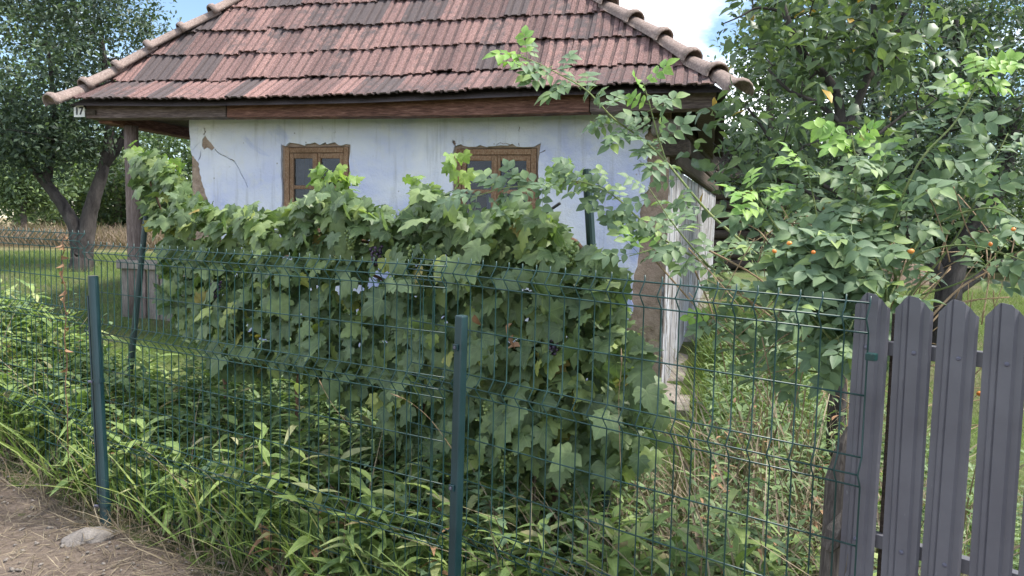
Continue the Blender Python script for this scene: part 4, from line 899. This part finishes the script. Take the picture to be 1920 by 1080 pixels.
# pear tree on the right, its nearest leaves one by one
qp = lambda x, y, z=4.3: atv(x, y, z)
b0 = qp(1578, 700); b0.z = gz(b0.x, b0.y)-.05
root, P, R, S, cl = tree('pear_tree', [([b0, qp(1578, 520), qp(1582, 430), qp(1588, 370), qp(1590, 290)], .052, .040), ([qp(1590, 290), qp(1580, 235), qp(1560, 160), qp(1500, 90), qp(1460, -10)], .032, .016), ([qp(1590, 290), qp(1592, 230), qp(1625, 150), qp(1640, 60), qp(1635, -20)], .030, .014), ([qp(1625, 150), qp(1665, 90), qp(1700, 20), qp(1720, -60)], .022, .01), ([qp(1580, 235), qp(1535, 195), qp(1480, 170), qp(1440, 130)], .016, .007), ([qp(1588, 370), qp(1530, 340), qp(1470, 300), qp(1430, 240), qp(1400, 200)], .014, .006), ([qp(1584, 420), qp(1500, 350), qp(1420, 330), qp(1360, 300)], .013, .005), ([qp(1590, 300), qp(1650, 250), qp(1700, 210)], .014, .006), ([qp(1460, 20), qp(1420, 15), qp(1390, 30), qp(1355, 45)], .009, .003)],
    [(qp(1480, 60), (.36, .4, .35)), (qp(1600, 40), (.42, .45, .35)), (qp(1430, 250), (.30, .3, .28)), (qp(1400, 340), (.22, .28, .25)), (qp(1520, 200), (.35, .4, .3)), (qp(1650, 130), (.34, .4, .34)), (qp(1480, 370), (.35, .35, .22)), (qp(1560, -60), (.6, .5, .3)), (qp(1370, 260), (.13, .2, .22)), (qp(1372, 42), (.10, .1, .06)), (qp(1740, 80), (.3, .35, .4)), (qp(1620, 260), (.3, .35, .22))], 175, 12, .17, (.060, .098), M['pear'], M['bark_dark'], 'young fruit tree with glossy leaves rising right of the cottage', ts=fine)
depth = (P-C0) @ FW; px_ = 960+F*((P-C0) @ RT)/depth; py_ = 540-F*((P-C0) @ UP)/depth
vis = np.where((px_ > 1300) & (px_ < 1920) & (py_ > 0) & (py_ < 520))[0]; front = vis[np.argsort(depth[vis])[:300]]; rest = np.setdiff1d(np.arange(len(P)), front)
pmes = [mesh_t('leaf', t, M['pear']) for t in fine]
for i in front:
    place('leaf', random.choice(pmes), Matrix(np.vstack([np.hstack([R[i]*S[i]*1.05, P[i][:, None]]), [0, 0, 0, 1]]).tolist()), root)
scatter('crown', fine, R[rest], P[rest], S[rest], M['pear'], root)
# old tree behind on the far right
qo = lambda x, y, z=7.4: atv(x, y, z)
b0 = qo(1775, 640); b0.z = gz(b0.x, b0.y)-.1
root, P, R, S, cl = tree('apple_tree', [([b0, qo(1778, 545), qo(1800, 470), qo(1850, 390), qo(1885, 300), qo(1900, 200)], .13, .07), ([qo(1778, 545), qo(1715, 440), qo(1680, 390), qo(1720, 320), qo(1770, 250), qo(1795, 150), qo(1790, 40)], .075, .03), ([qo(1885, 300), qo(1860, 150), qo(1880, 105), qo(1940, 95)], .05, .02), ([qo(1795, 545), qo(1850, 510), qo(1930, 470)], .05, .03), ([qo(1680, 390), qo(1640, 250), qo(1650, 120), qo(1690, 20)], .04, .015)],
    [(qo(1720, 120), (1.0, .9, .8)), (qo(1860, 150), (.8, .9, .9)), (qo(1650, 300), (.9, .8, .55)), (qo(1840, 350), (.75, .8, .5)), (qo(1560, 40), (.9, .8, .6)), (qo(1700, -80), (1.6, 1.0, .5)), (qo(1500, 250), (.7, .7, .8))], 300, 66, .34, (.045, .085), M['plum'], M['bark_dark'], 'old leaning apple tree with thick dark branches behind the gate')
scatter('crown', simple, R, P, S, M['plum'], root)
for px, Z, wr, ht, lab in ((1432, 13.5, .8, 4.9, 'fine-leaved tree rising just right of the cottage eave corner'), (1600, 16, 2.2, 5.6, 'tall tree in the background above the middle of the rose bush'), (1800, 15, 2.2, 6.2, 'tall dense tree in the background above the picket gate'), (1960, 13, 2.0, 5.6, 'dense tree at the far right edge of the yard'), (1500, 22, 2.4, 3.8, 'low bushy tree far behind the log shed'), (1700, 24, 2.6, 3.6, 'low bushy tree far behind the gate')):
    c = atv(px, 440, Z); g = gz(c.x, c.y); base = Vector((c.x, c.y, g-.1)); cz = base+Vector((0, 0, ht*.6))
    root, P, R, S, cl = tree('background_tree', [([base, base+Vector((.1, 0, ht*.3)), cz, base+Vector((0, 0, ht*.92))], .13, .03)], [(cz, (wr, wr*.8, ht*.42)), (base+Vector((0, 0, ht*.36)), (wr*.85, wr*.7, ht*.26))], 120, 62, .5, (.08, .14), M['far'], M['bark'], lab, group='trees behind the right yard')
    scatter('crown', simple, R, P, S, M['far'], root)
for k, (px, Z, wr, ht, lab) in enumerate(((1345, 16, 1.1, 3.0, 'leafy shrub filling the gap right behind the cottage side wall'), (1440, 15.5, 1.3, 2.6, 'rounded shrub behind the dark log shed'), (1570, 15, 1.5, 2.4, 'wide low shrub closing the yard behind the fruit tree'), (1710, 15.5, 1.5, 2.7, 'wide low shrub behind the sandy clay block'), (1850, 15, 1.6, 2.6, 'wide low shrub behind the old apple trunk'), (1990, 15, 1.7, 2.8, 'dense shrub at the right end of the far hedge'), (2180, 16, 2.0, 3.4, 'dense shrub beyond the right end of the gate'), (2420, 17, 2.2, 3.6, 'last shrub far to the right of the yard'), (-160, 19, 2.2, 3.4, 'dense shrub beyond the far left lawn'))):
    c = atv(px, 440, Z); g = gz(c.x, c.y); base = Vector((c.x, c.y, g-.1)); cz = base+Vector((0, 0, ht*.5))
    root, P, R, S, cl = tree('yard_shrub', [([base, base+Vector((.1, 0, ht*.25)), cz, base+Vector((0, 0, ht*.85))], .06, .02)], [(cz, (wr, wr*.7, ht*.48)), (base+Vector((0, 0, ht*.25)), (wr*1.05, wr*.7, ht*.25))], 90, 60, .45, (.08, .14), M['far'], M['bark_dark'], lab, group='shrubs closing the yard', cat='shrub')
    scatter('crown', simple, R, P, S, M['far'], root)
# ------------------------------------------------------------------ log shed, block and wicker in the back yard
c = atv(1405, 480, 13.5); g = gz(c.x, c.y); shed = thing('log_shed', (c.x, c.y, g), 'dark old log shed in shade beyond the cottage side wall', 'shed')
for k in range(9): MB().tube([Vector((c.x-.75, c.y, g+.1+k*.17)), Vector((c.x+.55, c.y-.1, g+.1+k*.17))], .086, 8).build('wall_log', M['wood_dark'], shed, smooth=True)
MB().obox(Vector((c.x-.1, c.y+.9, g+.75)), (.6, 0, 0), (0, .75, 0), (0, 0, .8)).build('rear_room', M['wood_dark'], shed)
MB().box8([Vector((c.x-.95, c.y-.5, g+1.55)), Vector((c.x+.8, c.y-.6, g+1.55)), Vector((c.x+.8, c.y+.9, g+2.3)), Vector((c.x-.95, c.y+.9, g+2.3)), Vector((c.x-.95, c.y-.5, g+1.6)), Vector((c.x+.8, c.y-.6, g+1.6)), Vector((c.x+.8, c.y+.9, g+2.35)), Vector((c.x-.95, c.y+.9, g+2.35))]).build('roof', M['wood_dark'], shed)
c = atv(1705, 540, 11.5); c.z = gz(c.x, c.y); b = MB(); b.obox(c+Vector((0, 0, .15)), (.36, .05, 0), (0, .2, 0), (0, 0, .22)); o = b.build('clay_block', M['mud'], bevel=.03); tag(o, 'low sandy clay block in the back yard behind the rose canes', 'block')
c = atv(1768, 545, 10.8); c.z = gz(c.x, c.y); wk = thing('wicker_basket', c, 'dark reddish wicker basket standing beyond the rose canes', 'basket')
for k in range(9):
    MB().tube([c+Vector((math.cos(a)*(.16+.01*math.sin(a*7+k*3.14)), math.sin(a)*.16, .03+k*.032)) for a in np.linspace(0, 6.283, 25)], .014, 5).build('wicker_ring', M['wood_post'], wk, smooth=True)
for k in range(10):
    a = k*.628; MB().tube([c+Vector((math.cos(a)*.16, math.sin(a)*.16, 0)), c+Vector((math.cos(a)*.17, math.sin(a)*.17, .34))], .009, 5).build('stake', M['wood_post'], wk)
# ------------------------------------------------------------------ weeds, grass, straw
lance = [ovate(1, .30, .35, .55, segs=4), ovate(1, .25, .5, .9, segs=4), ovate(1, .36, .25, .3, segs=4)]
blade = [(lambda V, T, U: (V, T, U))(*ovate(1, .035, .3, dr, segs=4, tipw=.7)) for dr in (.2, .6, 1.0)]
def behind(x, off): return fence_y(x)+off
def weed_field(n, xr, offr, hmul, per, lsz):
    P = []; N = []; D = []; S = []
    for _ in range(n):
        x = random.uniform(*xr); y = behind(x, random.uniform(*offr)); g = gz(x, y)
        if .19 < x/y < .26 and y > 2.9: continue
        h = random.uniform(.18, .5)*hmul; st = Vector((random.gauss(0, .05), random.gauss(0, .05), h))
        for k in range(per):
            t = (k+.5)/per; a = k*2.4+random.random(); p = Vector((x, y, g))+st*t+Vector((random.gauss(0, .02), random.gauss(0, .02), 0)); el = random.uniform(.25, 1.1)*(1.1-t*.3)
            dv = np.array([math.cos(a)*math.cos(el), math.sin(a)*math.cos(el), math.sin(el)]); P.append(p); D.append(dv); N.append(np.array([-math.cos(a)*math.sin(el), -math.sin(a)*math.sin(el), math.cos(el)])+rng.normal(size=3)*.15); S.append(random.uniform(*lsz)*(1.1-.4*t))
    return np.array(P), rots(np.array(N), np.array(D)), np.array(S)
P, R, S = weed_field(560, (-4.6, 1.45), (.06, 1.05), 1.15, 15, (.12, .235)); tag(scatter('weeds', lance, R, P, S, M['weed']), 'thick belt of leafy weeds growing behind the mesh fence', 'weeds')
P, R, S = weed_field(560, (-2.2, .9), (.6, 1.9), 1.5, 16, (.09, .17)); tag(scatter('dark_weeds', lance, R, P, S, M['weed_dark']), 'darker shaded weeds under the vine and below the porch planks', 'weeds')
P, R, S = weed_field(190, (-6.5, -2.3), (.15, 1.0), .75, 14, (.09, .17)); tag(scatter('tall_weeds', lance, R, P, S, M['weed']), 'tall leafy weeds behind the far left mesh panel', 'weeds')
def blades(name, n, fx, lr, mat, lean=.35, width=1.0, lab=None):
    X = []; 
    for _ in range(n): X.append(fx())
    P = np.array(X); D = np.array([0, 0, 1.0])+rng.normal(size=(n, 3))*np.array([lean, lean, .1]); N = rng.normal(size=(n, 3))*np.array([1, 1, .1]); L = rng.uniform(*lr, n)
    S = np.stack([np.full(n, width)*np.maximum(L, .12), L, L], 1); o = scatter(name, blade, rots(N, D), P, S, mat)
    R_ = rots(np.cross(D, N), D); return tag(o, lab, 'grass')
def fx_belt(xr, offr):
    def f():
        x = random.uniform(*xr); y = behind(x, random.uniform(*offr)); return (x, y, gz(x, y)-.01)
    return f
nettle = [ovate(1, .55, .3, .35, segs=3), ovate(1, .62, .2, .6, segs=3)]
P, R, S = weed_field(170, (-4.4, 1.2), (.1, 1.0), 1.35, 22, (.05, .095)); tag(scatter('small_leaved_weeds', nettle, R, P, S, M['rose']), 'greyish small-leaved weeds mixed into the belt behind the fence', 'weeds')
P, R, S = weed_field(60, (-4.6, 1.2), (.0, .8), 1.0, 9, (.07, .15)); tag(scatter('dying_weeds', lance, R, P, S, M['dead']), 'brown dying weed leaves low behind the fence', 'weeds')
def yard(n, xr, yr, hm, per, lsz):
    global behind
    keep_ = behind; behind = lambda x, off: off
    r_ = weed_field(n, xr, yr, hm, per, lsz); behind = keep_; return r_
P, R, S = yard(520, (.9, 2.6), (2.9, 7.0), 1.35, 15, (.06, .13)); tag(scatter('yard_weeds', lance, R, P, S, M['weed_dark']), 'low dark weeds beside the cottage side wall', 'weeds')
def fx_yard():
    while True:
        x, y = random.uniform(.7, 2.6), random.uniform(2.6, 7.5)
        if x/y > .25: return (x, y, gz(x, y)-.01)
blades_later = fx_yard
blades('tall_grass', 4600, fx_belt((-5, 1.3), (-.06, .9)), (.18, .5), M['grass'], .38, .9, 'tall green grass blades growing through the mesh fence')
blades('dry_grass', 1500, fx_belt((.1, 1.6), (.02, 1.9)), (.25, .7), M['straw'], .45, .6, 'tangled dry grass stems between the vine and the gate')
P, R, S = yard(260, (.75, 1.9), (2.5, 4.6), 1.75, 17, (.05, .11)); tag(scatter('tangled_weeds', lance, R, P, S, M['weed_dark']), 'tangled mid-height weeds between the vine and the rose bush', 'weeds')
P, R, S = yard(60, (.8, 1.9), (2.6, 4.4), 1.7, 9, (.05, .09)); tag(scatter('withered_weeds', lance, R, P, S, M['dead']), 'withered brown weeds tangled before the cottage side wall', 'weeds')
def fx_tangle():
    while True:
        x, y = random.uniform(.7, 1.9), random.uniform(2.4, 4.6)
        if x/y > .27: return (x, y, gz(x, y)-.01)
blades('thin_stems', 420, fx_belt((-4.8, 1.3), (.0, 1.0)), (.35, .75), M['straw'], .3, .4, 'thin dry flower stems rising from the weed belt')
blades('dry_stalks', 420, fx_tangle, (.4, 1.05), M['straw'], .32, .45, 'thin dry stalks standing between the vine and the gate')
blades('yard_grass', 8000, fx_yard, (.12, .38), M['grass'], .5, .8, 'rough long grass between the cottage side wall and the gate')
blades('dry_fringe', 1700, fx_belt((-5, .2), (-.22, .05)), (.08, .26), M['straw'], .9, .8, 'fringe of dry grass along the foot of the fence')
def fx_lawn(xr, yr):
    def f():
        while True:
            x, y = random.uniform(*xr), random.uniform(*yr)
            hs, hd = (np.array([x, y, 0])-HL) @ HU, (np.array([x, y, 0])-HL) @ HN
            if not (0.0 < hs < S1+.2 and WD-.1 < hd < DEPTH+.3): return (x, y, gz(x, y)-.005)
    return f
blades('left_lawn', 42000, fx_lawn((-9.5, -2.6), (5.2, 12.5)), (.05, .12), M['lawn'], .6, .75, 'short sunlit lawn grass on the left behind the fence')
blades('right_lawn', 42000, fx_lawn((1.0, 6.8), (3.0, 10.5)), (.05, .14), M['lawn'], .6, .75, 'short lawn grass on the right behind the gate')
blades('field_grass', 11000, fx_lawn((-16, -2.5), (13.8, 16)), (.2, .5), M['tallstraw'], .3, 1.0, 'tall tan dry grass field beyond the lawn')
def fx_path():
    x = random.uniform(-5.5, .8); return (x, fence_y(x)-abs(random.gauss(0, .55))-.05, .02)
n = 5600; P = np.array([fx_path() for _ in range(n)]); P[:, 2] = [gz(x, y)+.022+random.uniform(0, .012) for x, y, _ in P]
D = rng.normal(size=(n, 3))*np.array([1, 1, .12]); N = np.array([0, 0, 1.0])+rng.normal(size=(n, 3))*.3; L = rng.uniform(.05, .16, n)
straws = [ovate(1, .045, .2, .05, segs=2)]
tag(scatter('straw_litter', straws, rots(N, D), P, np.stack([np.full(n, .10), L, L], 1), M['straw']), 'dry straw and cut grass lying over the earth path', 'straw')
bm = bmesh.new(); bmesh.ops.create_icosphere(bm, subdivisions=1, radius=1); pv = np.array([list(v.co) for v in bm.verts]); pf = np.array([[v.index for v in f.verts] for f in bm.faces]); bm.free()
peb = [(pv*np.array([1, .8, .55])*(1+.25*np.sin(pv[:, [1]]*5+k)), pf, pv[:, :2].copy()) for k in range(4)]
n = 900; P = np.array([fx_path() for _ in range(n)]); P[:, 2] = [gz(x, y)+.02 for x, y, _ in P]
tag(scatter('pebbles', peb, rots(np.array([0, 0, 1.0])+rng.normal(size=(n, 3))*.2, rng.normal(size=(n, 3))), P, rng.uniform(.003, .016, n)*rng.random(n)+.003, M['stone']), 'small pebbles and clods scattered on the earth path', 'pebbles')
# seed stalks sticking up in front of the vine
def stalk(pts, lab, r=.0016):
    P = smooth_path([atv(*p) for p in pts], 4); b = MB(); b.tube(P, np.linspace(r, r*.5, len(P)), 4)
    e = P[-1]; d_ = (P[-1]-P[-3]).normalized(); b.tube([e-d_*.05, e-d_*.02, e+d_*.015], [.001, .0035, .001], 5); tag(b.build('grass_stalk', M['stem_dry'], smooth=True), lab, 'grass stalk')
stalk([(860, 860, 3.15), (810, 790, 3.15), (770, 755, 3.15), (738, 740, 3.15)], 'bent dry grass stalk just left of the boxy middle post')
stalk([(1165, 900, 2.7), (1160, 760, 2.7), (1165, 690, 2.7), (1165, 660, 2.7)], 'upright pale grass stalk before the right end of the vine')
stalk([(660, 800, 3.5), (635, 775, 3.5), (615, 745, 3.5), (598, 712, 3.5)], 'bent dry grass stalk left of centre under the vine')
# dried climber on the far left panel
P = smooth_path([atv(125, 780, 4.45), atv(124, 690, 4.45), atv(122, 600, 4.44), atv(121, 545, 4.44), atv(117, 500, 4.44), atv(118, 470, 4.44), atv(120, 440, 4.44)], 5); P = [p+Vector((math.sin(i*1.3)*.006, math.cos(i*1.3)*.006, 0)) for i, p in enumerate(P)]
dc = thing('dried_climber', (P[0].x, P[0].y, .0), 'withered brown climbing stem twisted up the far left mesh panel', 'dried plant'); g0 = Vector((P[0].x, P[0].y, 0)); MB().tube([g0]+P, .003, 5).build('stem', M['bark_vine'], dc, smooth=True)
for i in range(5, len(P), 2):
    R = rots(rng.normal(size=(1, 3)), rng.normal(size=(1, 3))+np.array([[0, 0, -1.0]]))[0]*.045; place('withered_leaf', dme, Matrix(np.vstack([np.hstack([R, np.array(P[i])[:, None]]), [0, 0, 0, 1]]).tolist()), dc)
# a few single leafy weeds that stand out, each leaf a part
wme = [mesh_t('leaf', t, M['weed']) for t in lance]
for px, py, Z, n, hh, lab in ((655, 1000, 3.35, 16, .26, 'leafy weed rosette left of the boxy middle post at the bottom edge'), (1010, 985, 3.05, 18, .30, 'broad-leaved weed just right of the boxy middle post'), (1150, 960, 2.85, 18, .32, 'broad-leaved weed under the right end of the vine'), (1270, 930, 2.75, 16, .30, 'pale broad-leaved weed beside the cottage plinth corner'), (500, 800, 3.9, 16, .42, 'bright upright leafy weed below the porch planks'), (330, 880, 4.15, 16, .35, 'yellow-green leafy weed right of the leaning post'), (1390, 900, 2.6, 14, .26, 'leafy weed among dry grass before the rotting post'), (560, 720, 3.95, 18, .62, 'tall light green weed with narrow leaves under the middle of the vine')):
    top = atv(px, py, Z); b_ = Vector((top.x, top.y, gz(top.x, top.y))); tp_ = Vector((top.x, top.y, max(top.z, b_.z+.12))); root = thing('leafy_weed', b_, lab, 'weed', 'broad-leaved weeds behind the fence')
    MB().tube([b_-Vector((0, 0, .02)), b_.lerp(tp_, .5)+Vector((.01, .01, 0)), tp_], [.004, .0035, .002], 5).build('stem', M['stem_green'], root, smooth=True)
    for k in range(n+8):
        t = (k+.5)/(n+8); a = k*2.4; el = random.uniform(.2, .9); p = b_.lerp(tp_, .35+.65*t); dv = np.array([[math.cos(a)*math.cos(el), math.sin(a)*math.cos(el), math.sin(el)]]); nv = np.array([[-math.cos(a)*math.sin(el), -math.sin(a)*math.sin(el), math.cos(el)]])+rng.normal(size=(1, 3))*.15
        s = random.uniform(.11, .19)*(1.15-.45*t); place('leaf', random.choice(wme), Matrix(np.vstack([np.hstack([rots(nv, dv)[0]*s, np.array(p)[:, None]]), [0, 0, 0, 1]]).tolist()), root)
for o in SC.objects:
    if '_b' in o: del o['_b']
